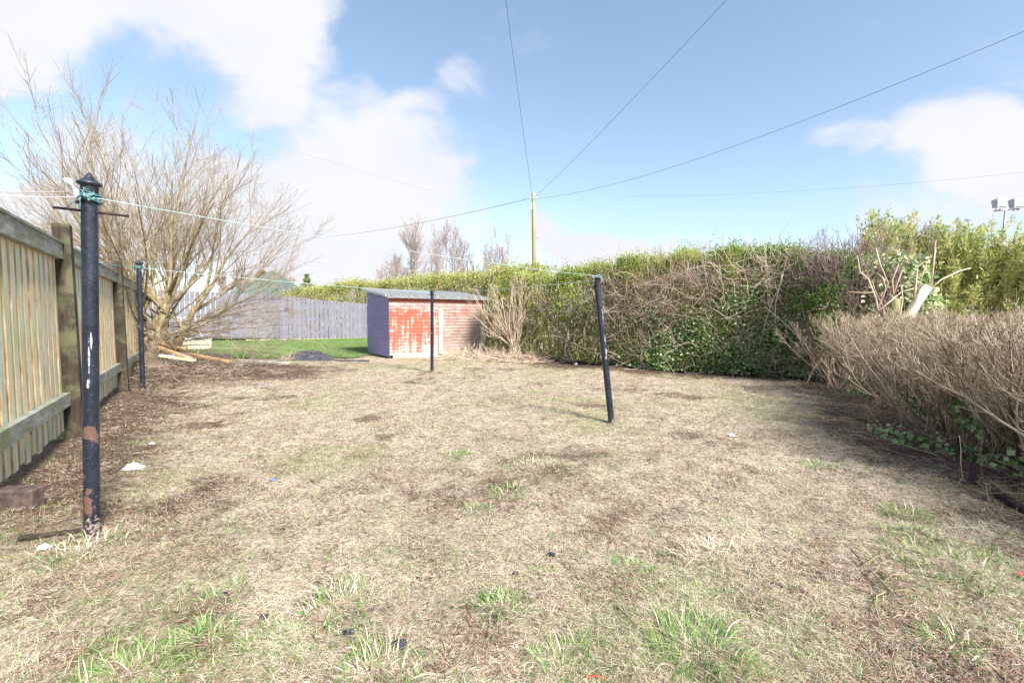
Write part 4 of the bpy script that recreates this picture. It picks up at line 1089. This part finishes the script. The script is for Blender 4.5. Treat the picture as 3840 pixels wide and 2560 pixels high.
# ------------------------------------------------------------ hedges
def mass(A, B, thick, z0, zt, ncl, per, cr, split=(.5, .28), bulge=.15, seed=0, zvar=.12, zt2=None):
    """leaf places clustered in clumps over the front, top and inside of a hedge whose front base runs A->B (thick goes to the left of A->B)"""
    A = np.array(A, float); B = np.array(B, float); d = B - A; L = np.linalg.norm(d); d /= L; nb = np.array([-d[1], d[0]])
    t = rng.random(ncl) * L; ztt = zt + ((zt2 if zt2 is not None else zt) - zt) * t / L + (vnoise(t, t * 0, 1.6, 200 + seed) - .5) * zvar * 2 + (vnoise(t, t * 0, 5, 230 + seed) - .5) * zvar
    u = rng.random(ncl); off = np.zeros(ncl); z = np.zeros(ncl)
    f = u < split[0]; tp = (u >= split[0]) & (u < split[0] + split[1]); i = ~(f | tp)
    z[:] = z0 + rng.random(ncl) * (ztt - z0)
    off[f] = np.abs(rng.normal(size=f.sum())) * .1
    z[tp] = ztt[tp] - np.abs(rng.normal(size=tp.sum())) * .1; off[tp] = rng.random(tp.sum()) * thick
    off[i] = rng.random(i.sum()) * thick
    off += (vnoise(t, z, 1.4, 260 + seed) - .5) * .5 + bulge * (1 - ((z - z0) / (ztt - z0 + .01)) ** 2) * 0 + .18 * ((z - z0) / (ztt - z0 + .01)) ** 2
    C = np.stack([A[0] + d[0] * t + nb[0] * off, A[1] + d[1] * t + nb[1] * off, z], -1)
    C = np.repeat(C, per, 0); C = C + rng.normal(size=C.shape) * cr * np.repeat(rng.uniform(.5, 1.4, ncl), per)[:, None]
    C[:, 2] = np.maximum(C[:, 2], z0 * .5 + .03)
    return C


def stems_line(A, B, thick, n, h, spread=.25, K=6, r=.012, wig=.12, up=.3):
    A = np.array(A, float); B = np.array(B, float); d = unit(B - A); nb = np.array([-d[1], d[0]]); L = np.linalg.norm(B - A)
    t = rng.random(n) * L; o = rng.random(n) * thick * .6 + thick * .25
    P0 = np.stack([A[0] + d[0] * t + nb[0] * o, A[1] + d[1] * t + nb[1] * o, 0 * t], -1)
    D = rng.normal(size=(n, 3)) * spread; D[:, 2] = 1
    P = run(P0, D, h * rng.uniform(.7, 1.05, n), K, up, wig); Rr = r * rng.uniform(.5, 1.3, n)[:, None] * np.linspace(1, .3, K)[None]
    return P, Rr


def clip_z(P, lim):
    base = P[:, :1]; e = P[:, :, 2].max(1); s = np.clip((lim - base[:, 0, 2]) / (e - base[:, 0, 2] + 1e-6), .08, 1)
    return base + (P - base) * np.where(e > lim, s, 1)[:, None, None]


def tangle(A, B, thick, z0, z1, n, L, r=.004, front=.7, K=6, up=0, wig=.28):
    A = np.array(A, float); B = np.array(B, float); d = unit(B - A); nb = np.array([-d[1], d[0]]); LL = np.linalg.norm(B - A)
    t = rng.random(n) * LL; o = np.where(rng.random(n) < front, rng.normal(size=n) * .1 - .02, rng.random(n) * thick); z = rng.uniform(z0, z1, n)
    P0 = np.stack([A[0] + d[0] * t + nb[0] * o, A[1] + d[1] * t + nb[1] * o, z], -1)
    D = np.stack([d[0] * (s := rng.normal(size=n)) + nb[0] * (q := rng.normal(size=n) * .35), d[1] * s + nb[1] * q, rng.normal(size=n) * .7 + .1], -1)
    P = run(P0, D, rng.uniform(L[0], L[1], n), K, up, wig); P[:, :, 2] = np.maximum(P[:, :, 2], .01)
    return P, (r * rng.uniform(.5, 1.5, n))[:, None] * np.linspace(1, .45, K)[None]


def hpt(px, off=0.0):
    """point on the hedge's front base line under photo column px"""
    best = None
    for (ax, ay), (bx, by) in zip(HEDGE_LINE[:-1], HEDGE_LINE[1:]):
        m = (px - 1920) / FPX; den = (bx - ax) - m * (by - ay)
        t = (m * ay - ax) / den
        if -1e-6 <= t <= 1 + 1e-6 or best is None: best = (ax + (bx - ax) * t, ay + (by - ay) * t)
    return np.array(best)


def build_hedges():
    # long yellow-green hedge behind the lilac fence and the shed
    r = empty('privet_hedge', (-6, 25, 0), 'long yellow green hedge rising behind the lilac fence and shed roof', 'hedge')
    g = Geo()
    ctl = [(1050, 27.5, 1105), (1120, 27, 1078), (1200, 26.5, 1072), (1300, 26, 1050), (1400, 25, 1052), (1500, 23.5, 1040), (1600, 22, 1030), (1700, 20.5, 1026), (1800, 19, 1012), (1900, 17.5, 998), (1975, 16.5, 990)]
    for (p1, y1, t1), (p2, y2, t2) in zip(ctl[:-1], ctl[1:]):
        a, b = pt(p1, t1, y1), pt(p2, t2, y2); C = mass(a[:2], b[:2], 1.2, .9, a[2] - .15, 260, 42, .15, (.5, .35), seed=int(p1), zt2=b[2] - .15, zvar=.16)
        n = len(C); V, F = shrub_leaves(C, 1, .085, .045); g.add(V, F)
    part(g, 'foliage', M['privet_far'], r)
    g = Geo()
    for (p1, y1, t1), (p2, y2, t2) in zip(ctl[:-1], ctl[1:]):
        a, b = pt(p1, t1, y1), pt(p2, t2, y2); P, Rr = stems_line(a[:2], b[:2], 1.2, 60, a[2] + .12, .2, r=.012, wig=.08); add_t(g, P, Rr + .003, 3)
    part(g, 'stems', M['twig_brown'], r)
    # privet hedge between the shed and the leaning pole
    a, b = hpt(1850), hpt(2420)
    r = empty('privet_hedge', (*a, 0), 'tall green privet hedge between the shed and the leaning pole', 'hedge')
    C = mass(a, b, 1.3, .15, 2.42, 2700, 34, .10, (.5, .26), seed=1, zt2=2.62, zvar=.19); z = C[:, 2]; keep = rng.random(len(C)) < np.interp(z, [0, .8, 1.4, 2.0, 3], [.45, .5, .65, 1, 1])
    V, F = shrub_leaves(C[keep], 1, .052, .03); part(Geo().add(V, F), 'foliage', M['privet'], r)
    P, Rr = stems_line(a, b, 1.2, 300, 2.75, .25, r=.014); P1, R1 = grow(P, Rr, 5, (.2, .95), (.3, .9), (.3, .9), .2, .12, 5, .6, .003)
    T1, TR = tangle(a, b, 1.0, .1, 1.9, 600, (.3, 1.1), .0045, .6)
    g = Geo(); add_t(g, P, Rr, 4); add_t(g, P1, R1, 3); add_t(g, T1, TR, 3); part(g, 'stems', M['twig_brown'], r)
    # brown dead tangle right of the leaning pole
    a, b = hpt(2300), hpt(2760)
    r = empty('bramble_thicket', (*a, 0), 'brown leafless tangled thicket just right of the leaning pole', 'thicket')
    T1, TR = tangle(a, b, .9, 1.3, 2.2, 1300, (.4, 1.3), .0042, .7, 7); T2, R2 = tangle(a, b, .9, .1, 1.3, 350, (.4, 1.2), .0045, .6, 7)
    P, Rr = stems_line(a, b, 1.0, 300, 2.98, .22, r=.012, wig=.1); P1, R1 = grow(P, Rr, 7, (.4, .98), (.2, .6), (.3, .9), .5, .12, 4, .6, .003)
    g = Geo(); add_t(g, T1, TR, 3); add_t(g, T2, R2, 3); add_t(g, P, Rr, 4); add_t(g, P1, R1, 3); part(g, 'stems', M['twig_purple'] if False else M['twig_brown'], r)
    C = mass(a, b, 1.0, .2, 2.68, 2500, 26, .09, (.5, .32), seed=2, zvar=.2); V, F = shrub_leaves(C, 1, .045, .024); part(Geo().add(V, F), 'foliage', M['privet'], r)
    # ivy over the lower hedge
    a, b = hpt(2330), hpt(3070)
    r = empty('ivy', (*a, 0), 'dark green ivy covering the lower hedge right of the leaning pole', 'ivy')
    C = mass(a, b, .8, .10, 1.6, 2500, 27, .11, (.75, .08), seed=3, zvar=.35, zt2=2.2); C[:, 1] -= .04
    n = len(C); D = rdir(n); D[:, 2] -= .6; N = np.tile([-.3, -1, .35], (n, 1)) + rng.normal(size=(n, 3)) * .45; s = rng.uniform(.6, 1.3, n)
    V, F = leaves(C, D, N, .053 * s, .049 * s, .1); part(Geo().add(V, F), 'foliage', M['ivy'], r)
    T1, TR = tangle(a, b, .8, .05, 2.2, 1300, (.3, 1.1), .005, .75, 6); P, Rr = stems_line(a, b, .7, 45, 1.6, .3, r=.03)
    g = Geo(); add_t(g, T1, TR, 3); add_t(g, P, Rr, 6); part(g, 'stems', M['twig_pale'], r)
    # low scrub under the privet: greener patch left of the pole foot
    # bright evergreen shrub in the top right centre
    a, b = hpt(2650), hpt(3000)
    r = empty('evergreen_shrub', (*b, 0), 'tall bright green shrub in the middle of the right hedge', 'shrub')
    C = mass(a, b, 1.2, .5, 2.68, 1700, 34, .10, (.48, .3), seed=4, zvar=.14); keep = rng.random(len(C)) < np.interp(C[:, 2], [0, 1, 1.6, 3], [.3, .55, .9, 1])
    V, F = shrub_leaves(C[keep], 1, .05, .027); part(Geo().add(V, F), 'foliage', M['shrub_green'], r)
    P, Rr = stems_line(a, b, 1.1, 190, 2.95, .2, r=.013); P1, R1 = grow(P, Rr, 4, (.5, .98), (.2, .5), (.3, .8), .5, .1, 4, .6, .003)
    T1, TR = tangle(a, b, .9, .6, 2.5, 800, (.3, 1.1), .0055, .7, 6)
    g = Geo(); add_t(g, P, Rr, 4); add_t(g, P1, R1, 3); add_t(g, T1, TR, 3); part(g, 'stems', M['twig_pale'], r)
    # purplish leafless shrub
    a, b = hpt(2960), hpt(3140)
    r = empty('bare_shrub', (*b, 0), 'purplish leafless shrub with upright twigs left of the cut stump', 'shrub')
    C = mass(a, b, 1.0, .8, 2.35, 700, 24, .09, (.55, .25), seed=7, zvar=.2); V, F = shrub_leaves(C, 1, .048, .026); part(Geo().add(V, F), 'foliage', M['shrub_green'], r)
    P, Rr = stems_line(a, b, 1.1, 130, 2.9, .22, r=.011, wig=.1); P1, R1 = grow(P, Rr, 9, (.35, .98), (.25, .75), (.2, .8), .7, .1, 5, .6, .003); P2, R2 = grow(P1, R1, 3, (.2, .98), (.1, .3), (.3, .8), .4, .1, 3, .7, .0026)
    T1, TR = tangle(a, b, .9, 1.5, 2.2, 450, (.3, .9), .004, .7, 6)
    g = Geo(); add_t(g, P, Rr, 4); add_t(g, P1, R1, 3); add_t(g, P2, R2, 3); add_t(g, T1, TR, 3); part(g, 'stems', M['twig_purple'], r)
    # variegated big-leaved shrub round the stump
    r = empty('variegated_shrub', (6.6, 8.6, 0), 'variegated broad-leaved shrub behind and left of the cut stump', 'shrub')
    g = Geo()
    for px, py, Y, rx, rz, n in ((3120, 1120, 8.9, .55, .38, 4200), (3230, 1150, 8.5, .5, .35, 3400), (3060, 1210, 9.0, .4, .5, 3000), (3300, 1080, 8.3, .45, .3, 1500), (3380, 1020, 8.1, .38, .35, 1200), (3420, 1130, 8.1, .4, .4, 1600), (3230, 1010, 8.4, .3, .22, 500)):
        c = pt(px, py, Y); C = c + rdir(n) * (rng.random(n)[:, None] ** .45) * [rx, .4, rz] + rng.normal(size=(n, 3)) * .03
        D = rdir(n); D[:, 2] -= .4; N = np.tile([-.5, -1, .6], (n, 1)) + rng.normal(size=(n, 3)) * .5; s = rng.uniform(.6, 1.35, n); V, F = leaves(C, D, N, .075 * s, .06 * s, .1); g.add(V, F)
    part(g, 'foliage', M['variegated'], r)
    P = run(np.array([6.6, 8.5, 0]) + rng.normal(size=(30, 3)) * [.7, .25, 0], rng.normal(size=(30, 3)) * .3 + [0, 0, 1], rng.uniform(1.2, 2.1, 30), 6, .3, .15)
    g = Geo(); add_t(g, P, .016 * np.linspace(1, .3, 6)[None].repeat(30, 0), 4); part(g, 'stems', M['twig_brown'], r)
    # dark ivy wall behind the near hedge top
    # tall narrow-leaved evergreen on the right
    r = empty('evergreen_shrub', (9.0, 9.2, 0), 'tall airy yellow green narrow-leaved shrub at the right edge', 'shrub')
    g = Geo(); gs = Geo()
    for px, py, Y, rx, rz, n in ((3330, 960, 9.6, .6, .75, 5200), (3330, 850, 9.8, .36, .42, 1300), (3450, 990, 9.5, .7, .75, 6500), (3580, 960, 9.2, .7, .7, 5600), (3560, 1080, 9.0, .8, .6, 4800), (3700, 960, 8.9, .65, .6, 4200), (3690, 1060, 8.9, .6, .5, 3200),
                                 (3800, 1010, 8.6, .55, .55, 2900), (3840, 890, 8.8, .4, .3, 700), (3790, 1150, 8.6, .6, .3, 1800), (3480, 1170, 8.9, .9, .45, 4500), (3240, 940, 9.7, .35, .4, 1100), (3950, 1000, 8.2, .7, .7, 4000), (3480, 870, 9.6, .4, .3, 800), (3620, 870, 9.2, .4, .25, 600)):
        c = pt(px, py, Y); ns = max(12, n // 60)
        tips = c + rdir(ns) * rng.random(ns)[:, None] ** .5 * [rx, .6, rz]; rt = np.array([c[0] * .97, Y, .8]); D = tips - rt
        D = unit(D) + rng.normal(size=D.shape) * .25; D[:, 2] += .5; S0 = tips - unit(D) * .45; P = run(S0, D, rng.uniform(.4, .7, ns), 5, .1, .1); add_t(gs, P, .005 * np.linspace(1, .4, 5)[None].repeat(ns, 0), 3)
        Q, tg = on_lines(P, n); d2 = unit(tg * .8 + rdir(n) * .8); d2[:, 2] += .1; s = rng.uniform(.6, 1.3, n); V, F = leaves(Q + rng.normal(size=Q.shape) * .02, d2, rdir(n) + [0, -.3, .8], .095 * s, .022 * s, .1); g.add(V, F)
    P, Rr = stems_line((7.6, 9.6), (10.6, 8.4), .8, 40, 2.9, .15, r=.022); add_t(gs, P, Rr, 5)
    part(g, 'foliage', M['willowleaf'], r); part(gs, 'stems', M['twig_brown'], r)
    # pollarded stump
    def stem(pts, r0, r1, g, S_=8): Q = np.array([pt(*p) for p in pts]); g.tube(Q, np.linspace(r0, r1, len(Q)), S_)
    Y = 7.0; c = pt(3370, 1200, Y); r = empty('tree_stump', (c[0], Y, 0), 'pollarded tree stump with one thick sawn limb and pale bare shoots', 'tree')
    g = Geo(); g.tube([(c[0] - .02, Y, 0), (c[0], Y, .5), (c[0], Y, 1.0), (c[0] + .01, Y, 1.3)], [.17, .13, .14, .13], 12)
    stem([(3350, 1215, Y), (3352, 1160, Y), (3362, 1120, Y)], .11, .075, g, 10); part(g, 'trunk', M['bark'], r, True)
    g = Geo(); stem([(3375, 1225, Y - .05), (3410, 1180, Y - .05), (3440, 1130, Y - .1), (3478, 1075, Y - .12)], .075, .062, g, 12); part(g, 'sawn_limb', M['pale_wood'], r, True)
    g = Geo(); y = Y - .15
    for pts in ([(3292, 1165), (3285, 1120), (3255, 1045), (3225, 1020), (3215, 960)], [(3255, 1045), (3280, 1020), (3310, 1040), (3322, 1080), (3310, 1120)], [(3470, 1098), (3530, 1048), (3600, 1015), (3640, 1005)], [(3425, 1130), (3435, 1060), (3440, 1000), (3500, 955), (3510, 940)],
                [(3440, 1100), (3455, 1040), (3475, 990)], [(3350, 1105), (3365, 1060), (3385, 1010)], [(3350, 1100), (3345, 1050), (3370, 990)], [(3295, 1165), (3350, 1120), (3380, 1095), (3430, 1080)], [(3180, 1095), (3240, 1098), (3280, 1095)], [(3290, 1160), (3330, 1060), (3300, 990), (3285, 930)],
                [(3340, 1215), (3375, 1180), (3385, 1125), (3380, 1070)], [(3500, 960), (3510, 900)], [(3490, 1080), (3500, 1000), (3508, 930)], [(3320, 1220), (3310, 1150), (3280, 1090), (3270, 1050)]):
        stem([(a_, b_, y + rng.normal() * .05) for a_, b_ in pts], .013, .007, g, 6)
    part(g, 'shoots', M['twig_pale'], r, True)
    # pale bare shrub beside the shed
    b = gnd(1935, 1348); b = np.array([b[0], b[1], 0]); r = empty('bare_shrub', b, 'pale leafless shrub with upright stems just right of the shed', 'shrub')
    n = 26; D = np.stack([rng.normal(size=n) * .42 - .18, rng.normal(size=n) * .3, np.ones(n)], -1)
    P = run(b + rng.normal(size=(n, 3)) * [.05, .05, 0] + [0, 0, .25], D, rng.uniform(1.5, 2.25, n), 8, .3, .1); Rr = .02 * rng.uniform(.6, 1.2, n)[:, None] * np.linspace(1, .25, 8)[None]
    P1, R1 = grow(P, Rr, 8, (.2, .97), (.3, .9), (.2, .7), .5, .1, 5, .6, .0035); P2, R2 = grow(P1, R1, 3, (.2, .97), (.1, .35), (.2, .7), .4, .1, 3, .7, .003)
    part(Geo().tube([b - [0, 0, .05], b + [0, 0, .3]], [.11, .09], 10), 'trunk', M['bark'], r, True)
    g = Geo(); add_t(g, P, Rr, 5); add_t(g, P1, R1, 3); add_t(g, P2, R2, 3); part(g, 'stems', M['twig_pale'], r, True)
    # dry scrub heap at the foot of shed and privet
    n = 2600; x = rng.uniform(-1.9, .9, n); yb = 14.6 - (x + 1.9) * .42 + rng.normal(size=n) * .28 - .35; D = rdir(n); D[:, 2] = np.abs(D[:, 2]) * .6
    P = run(np.stack([x, yb, gz(x, yb)], -1), D, rng.uniform(.15, .6, n), 5, -.3, .2); P[:, :, 2] = np.maximum(P[:, :, 2], .01)
    g = Geo(); add_t(g, P, np.full((n, 5), .0045), 3); tag(g.build('dead_stalks', M['twig_pale']), 'heap of dry dead stalks at the foot of the shed and hedge', 'dead stalks', kind='stuff')


build_hedges()


def build_near_hedge():
    r = empty('clipped_hedge', (4.9, 6.0, 0), 'low leafless clipped hedge of pinkish brown twigs along the right side', 'hedge')
    pts = [(6.6, 9.15), (5.6, 6.35), (4.72, 4.35), (4.3, 3.0), (4.2, 1.2)]
    g = Geo(); gm = Geo(); gp = Geo()
    for (a, b, n) in zip(pts[:-1], pts[1:], (150, 135, 120, 95)):
        A, B = np.array(b), np.array(a)                                   # thick to the left of A->B is towards the garden; hedge body spans both sides
        d = unit(B - A); nb = np.array([-d[1], d[0]]); L = np.linalg.norm(B - A)
        t = rng.random(n) * L; o = rng.uniform(-.3, .5, n); P0 = np.stack([A[0] + d[0] * t + nb[0] * o, A[1] + d[1] * t + nb[1] * o, 0 * t], -1)
        D = rng.normal(size=(n, 3)) * .30; D[:, 2] = 1; D[:, :2] += nb * .22 * np.sign(o + .05)[:, None]
        P = run(P0, D, rng.uniform(1.0, 1.5, n), 8, .2, .10); Rr = .0095 * rng.uniform(.5, 1.5, n)[:, None] * np.linspace(1, .3, 8)[None]
        lim = 1.22 + (vnoise(P[:, -1, 0], P[:, -1, 1], 2, 400) - .5) * .34
        P = clip_z(P, lim); add_t(gm, P, Rr, 5)
        P1, R1 = grow(P, Rr, 7, (.2, .98), (.2, .6), (.25, .9), .5, .13, 5, .6, .0024, .3)
        P1 = clip_z(P1, 1.22 + (vnoise(P1[:, 0, 0], P1[:, 0, 1], 2, 400) - .5) * .34 + rng.normal(size=len(P1)) * .07)
        P2, R2 = grow(P1, R1, 5, (.2, .98), (.06, .26), (.3, 1.0), .5, .14, 4, .75, .0017, .3); P2 = clip_z(P2, 1.25 + (vnoise(P2[:, 0, 0], P2[:, 0, 1], 2, 400) - .5) * .34 + rng.normal(size=len(P2)) * .08)
        P3, R3 = grow(P2[::2], R2[::2], 3, (.2, .98), (.03, .10), (.3, .9), .5, .1, 3, .8, .0018, .3)
        add_t(g, P1, R1, 3); add_t(g, P2[::2], R2[::2], 3); add_t(gp, P2[1::2], R2[1::2], 3); add_t(gp, P3, R3, 3)
    # a few untrimmed shoots near the camera
    n = 46; t = rng.random(n); P0 = np.stack([4.3 + rng.normal(size=n) * .25 + t * .7, 2.4 + t * 2.6, .5 + 0 * t], -1); D = rng.normal(size=(n, 3)) * .22 + [0, 0, 1]
    P = run(P0, D, rng.uniform(.7, 1.05, n), 7, .2, .07); Rr = .0055 * np.linspace(1, .4, 7)[None].repeat(n, 0); add_t(gm, P, Rr, 4)
    # arching canes leaning into the garden
    n = 34; t = rng.random(n); P0 = np.stack([4.05 + rng.normal(size=n) * .12 + t * .9, 2.2 + t * 3.2, rng.uniform(.02, .5, n)], -1); D = np.stack([-rng.uniform(.2, 1, n), rng.normal(size=n) * .6, rng.uniform(.2, .9, n)], -1)
    P = run(P0, D, rng.uniform(.4, .9, n), 7, -.1, .14); Rr = .005 * np.linspace(1, .4, 7)[None].repeat(n, 0); add_t(gm, P, Rr, 4)
    P1, R1 = grow(P, Rr, 4, (.3, .98), (.1, .3), (.3, .9), .1, .12, 4, .7, .002); add_t(g, P1, R1, 3)
    part(gm, 'stems', M['twig_brown'], r, True); part(g, 'twigs', M['twig_pink'], r, True); part(gp, 'twig_tips', M['twig_tip'], r, True)
    # ivy in and under it
    r = empty('ivy', (4.3, 3.9, 0), 'dark glossy ivy growing low inside the clipped bare hedge', 'ivy'); g = Geo(); gs = Geo()
    for x, y, z, rx, rz, n in ((4.52, 4.0, .38, .5, .27, 2000), (4.85, 4.9, .30, .45, .22, 900), (4.3, 3.2, .38, .42, .28, 1500), (5.3, 5.7, .22, .4, .16, 300), (4.0, 3.35, .12, .25, .1, 160), (3.95, 4.4, .08, .35, .07, 120), (4.4, 2.4, .4, .35, .3, 800), (5.2, 6.4, .25, .3, .2, 300)):
        C = np.array([x, y, z]) + rdir(n) * rng.random(n)[:, None] ** .4 * [rx, .6, rz]; C[:, 2] = np.maximum(C[:, 2], .03)
        D = rdir(n); D[:, 2] -= .5; N = np.tile([-1, -.6, .9], (n, 1)) + rng.normal(size=(n, 3)) * .45; s = rng.uniform(.6, 1.3, n); V, F = leaves(C, D, N, .055 * s, .05 * s, .1); g.add(V, F)
        m = n // 14; P = run(C[:m] * [1, 1, .3], rdir(m) + [0, 0, .6], rng.uniform(.2, .5, m), 5, .1, .2); add_t(gs, P, np.full((m, 5), .003), 3)
    part(g, 'foliage', M['ivy'], r); part(gs, 'stems', M['twig_brown'], r)
    # fallen canes at its foot
    n = 1500; t = rng.random(n); x = 3.75 + t * 1.9 + rng.normal(size=n) * .28; y = 2.2 + t * 6 + rng.normal(size=n) * .3; D = rdir(n); D[:, 2] = np.abs(D[:, 2]) * .35; D[:, 0] -= .3
    P = run(np.stack([x, y, gz(x, y)], -1), D, rng.uniform(.1, .45, n), 5, -.2, .2); P[:, :, 2] = np.maximum(P[:, :, 2], gz(P[:, :, 0], P[:, :, 1]) + .004)
    g = Geo(); add_t(g, P, np.full((n, 5), .0026), 3); tag(g.build('dead_canes', M['twig_pink']), 'fallen dead canes lying along the foot of the clipped hedge', 'dead canes', kind='stuff')
    # sunk dark edging and stub post
    a, b = gnd(3730, 1850), gnd(3900, 1955); board('edging_board', a + [0, 0, .01], b + [0, 0, .005], .05, .05, M['rust'], 'dark sunk edging board under the clipped hedge at the right', 'edging')
    p = gnd(3688, 1842); board('post_stub', p + [.06, .14, -.02], p + [.11, .18, .15], .05, .05, M['rust'], 'short leaning dark wooden post stub under the clipped hedge', 'post')


build_near_hedge()


# ------------------------------------------------------------ telegraph pole, wires, floodlights
def build_overhead():
    Y = 24.0; tp = pt(2000, 723, Y); b = np.array([pt(2007, 1000, Y)[0] + .04, Y, 0]); r = empty('telegraph_pole', b, 'wooden telegraph pole standing behind the hedge, green topped', 'telegraph pole')
    z = np.linspace(0, tp[2], 24); x = b[0] + (tp[0] - b[0]) * z / tp[2]
    part(Geo().tube(np.stack([x, 0 * z + Y, z], -1), np.linspace(.15, .098, 24), 16), 'shaft', M['tel'], r, True)
    def at(py): return tp[0] + (b[0] - tp[0]) * (py - 723) / (1190 - 723), pt(2000, py, Y)[2]
    for py, sd in ((774, 1), (797, -1), (893, 1), (893, -1), (938, 1)):
        x0, zz = at(py); part(Geo().tube([(x0 + sd * .1, Y, zz), (x0 + sd * .26, Y - .02, zz), (x0 + sd * .27, Y - .02, zz + .04)], .012, 6), 'step_iron', M['metal'], r, True)
    x0, zz = at(775); part(Geo().box((x0 - .13, Y - .06, zz), (.10, .10, .38)), 'junction_box', M['metal'], r)
    x0, zz = at(746); part(Geo().box((x0, Y - .1, zz), (.40, .02, .035)), 'bracket', M['metal'], r)
    for sd in (-1, 1):
        part(Geo().tube([(x0 + sd * .17, Y - .14, zz - .03), (x0 + sd * .17, Y - .14, zz + .06)], [.035, .028], 10), 'insulator', M['white'], r, True)
    A = np.array([x0, Y - .12, zz]); G = 'overhead wires meeting at the telegraph pole'
    line('overhead_wire', A + [-.05, 0, .06], pt(1886, -80, 7.0), .10, .008, M['cable'], 'overhead wire rising almost straight up above the telegraph pole', 'wire', G, rad2=.0035)
    line('overhead_wire', A + [.05, 0, .06], pt(2800, -80, 7.0), .10, .008, M['cable'], 'overhead wire rising steeply to the top right of centre', 'wire', G, rad2=.0035)
    line('overhead_wire', A + [.17, 0, 0], pt(3980, 60, 7.0), .50, .007, M['cable'], 'thickest overhead wire crossing the sky to the right edge', 'wire', G, rad2=.004)
    line('overhead_wire', A + [-.17, 0, 0], pt(1180, 892, 42), .3, .012, M['cable'], 'overhead wire running down left from the telegraph pole', 'wire', G, rad2=.009)
    line('overhead_wire', pt(900, 500, 26), pt(1640, 722, 40), .1, .0045, M['cable'], 'faint high wire crossing the white cloud', 'wire', 'far wires')
    line('overhead_wire', pt(2350, 735, 60), pt(3900, 640, 42), .6, .009, M['cable'], 'faint far wire low in the sky on the right', 'wire', 'far wires')
    line('overhead_wire', pt(-60, 330, 22), pt(420, 380, 26), .0, .0035, M['cable'], 'short faint wire at the upper left edge', 'wire', 'far wires')
    Y = 26.0; r = empty('floodlight_mast', pt(3765, 1190, Y) * [1, 1, 0], 'grey floodlight mast with two lamps above the right hedge', 'floodlight mast')
    part(Geo().tube([pt(3758, 1230, Y) * [1, 1, 0], pt(3760, 900, Y), pt(3771, 790, Y)], [.09, .07, .055], 10), 'mast', M['metal'], r, True)
    part(Geo().tube([pt(3726, 792, Y), pt(3829, 782, Y)], .035, 8), 'crossarm', M['metal'], r, True)
    for px, w in ((3743, .25), (3809, .31)):
        c = pt(px, 765, Y); h = Geo(); d = .34; hh = .56
        V = []
        for s_, k in ((-1, 1), (1, .75)):
            for u, v in ((-1, -1), (1, -1), (1, 1), (-1, 1)): V.append((c[0] + u * w * k, c[1] + s_ * d / 2 + v * .05, c[2] + v * hh / 2 * k))
        h.add(V, [[0, 3, 2, 1], [4, 5, 6, 7], [0, 1, 5, 4], [1, 2, 6, 5], [2, 3, 7, 6], [3, 0, 4, 7]]); o = part(h, 'lamp_head', M['lamp_glass'], r)
        Geo().box((c[0] - r.location.x, c[1] - d / 2 - .02 - r.location.y, c[2] - hh / 2 + .06), (w * 1.7, .05, .10)).build('control_box', M['cable'], o)
        Geo().box((c[0] - w * .95 - r.location.x, c[1] - d / 2 - .03 - r.location.y, c[2] + .02), (.05, .06, hh * .95)).build('side_frame', M['metal'], o)
        part(Geo().tube([c + [-w * .5, 0, -hh / 2], c + [-w * .3, 0, -hh / 2 - .11]], .025, 6), 'bracket', M['cable'], r, True)
        part(Geo().tube([c + [w * .5, 0, -hh / 2], c + [w * .3, 0, -hh / 2 - .09]], .025, 6), 'bracket', M['cable'], r, True)


build_overhead()
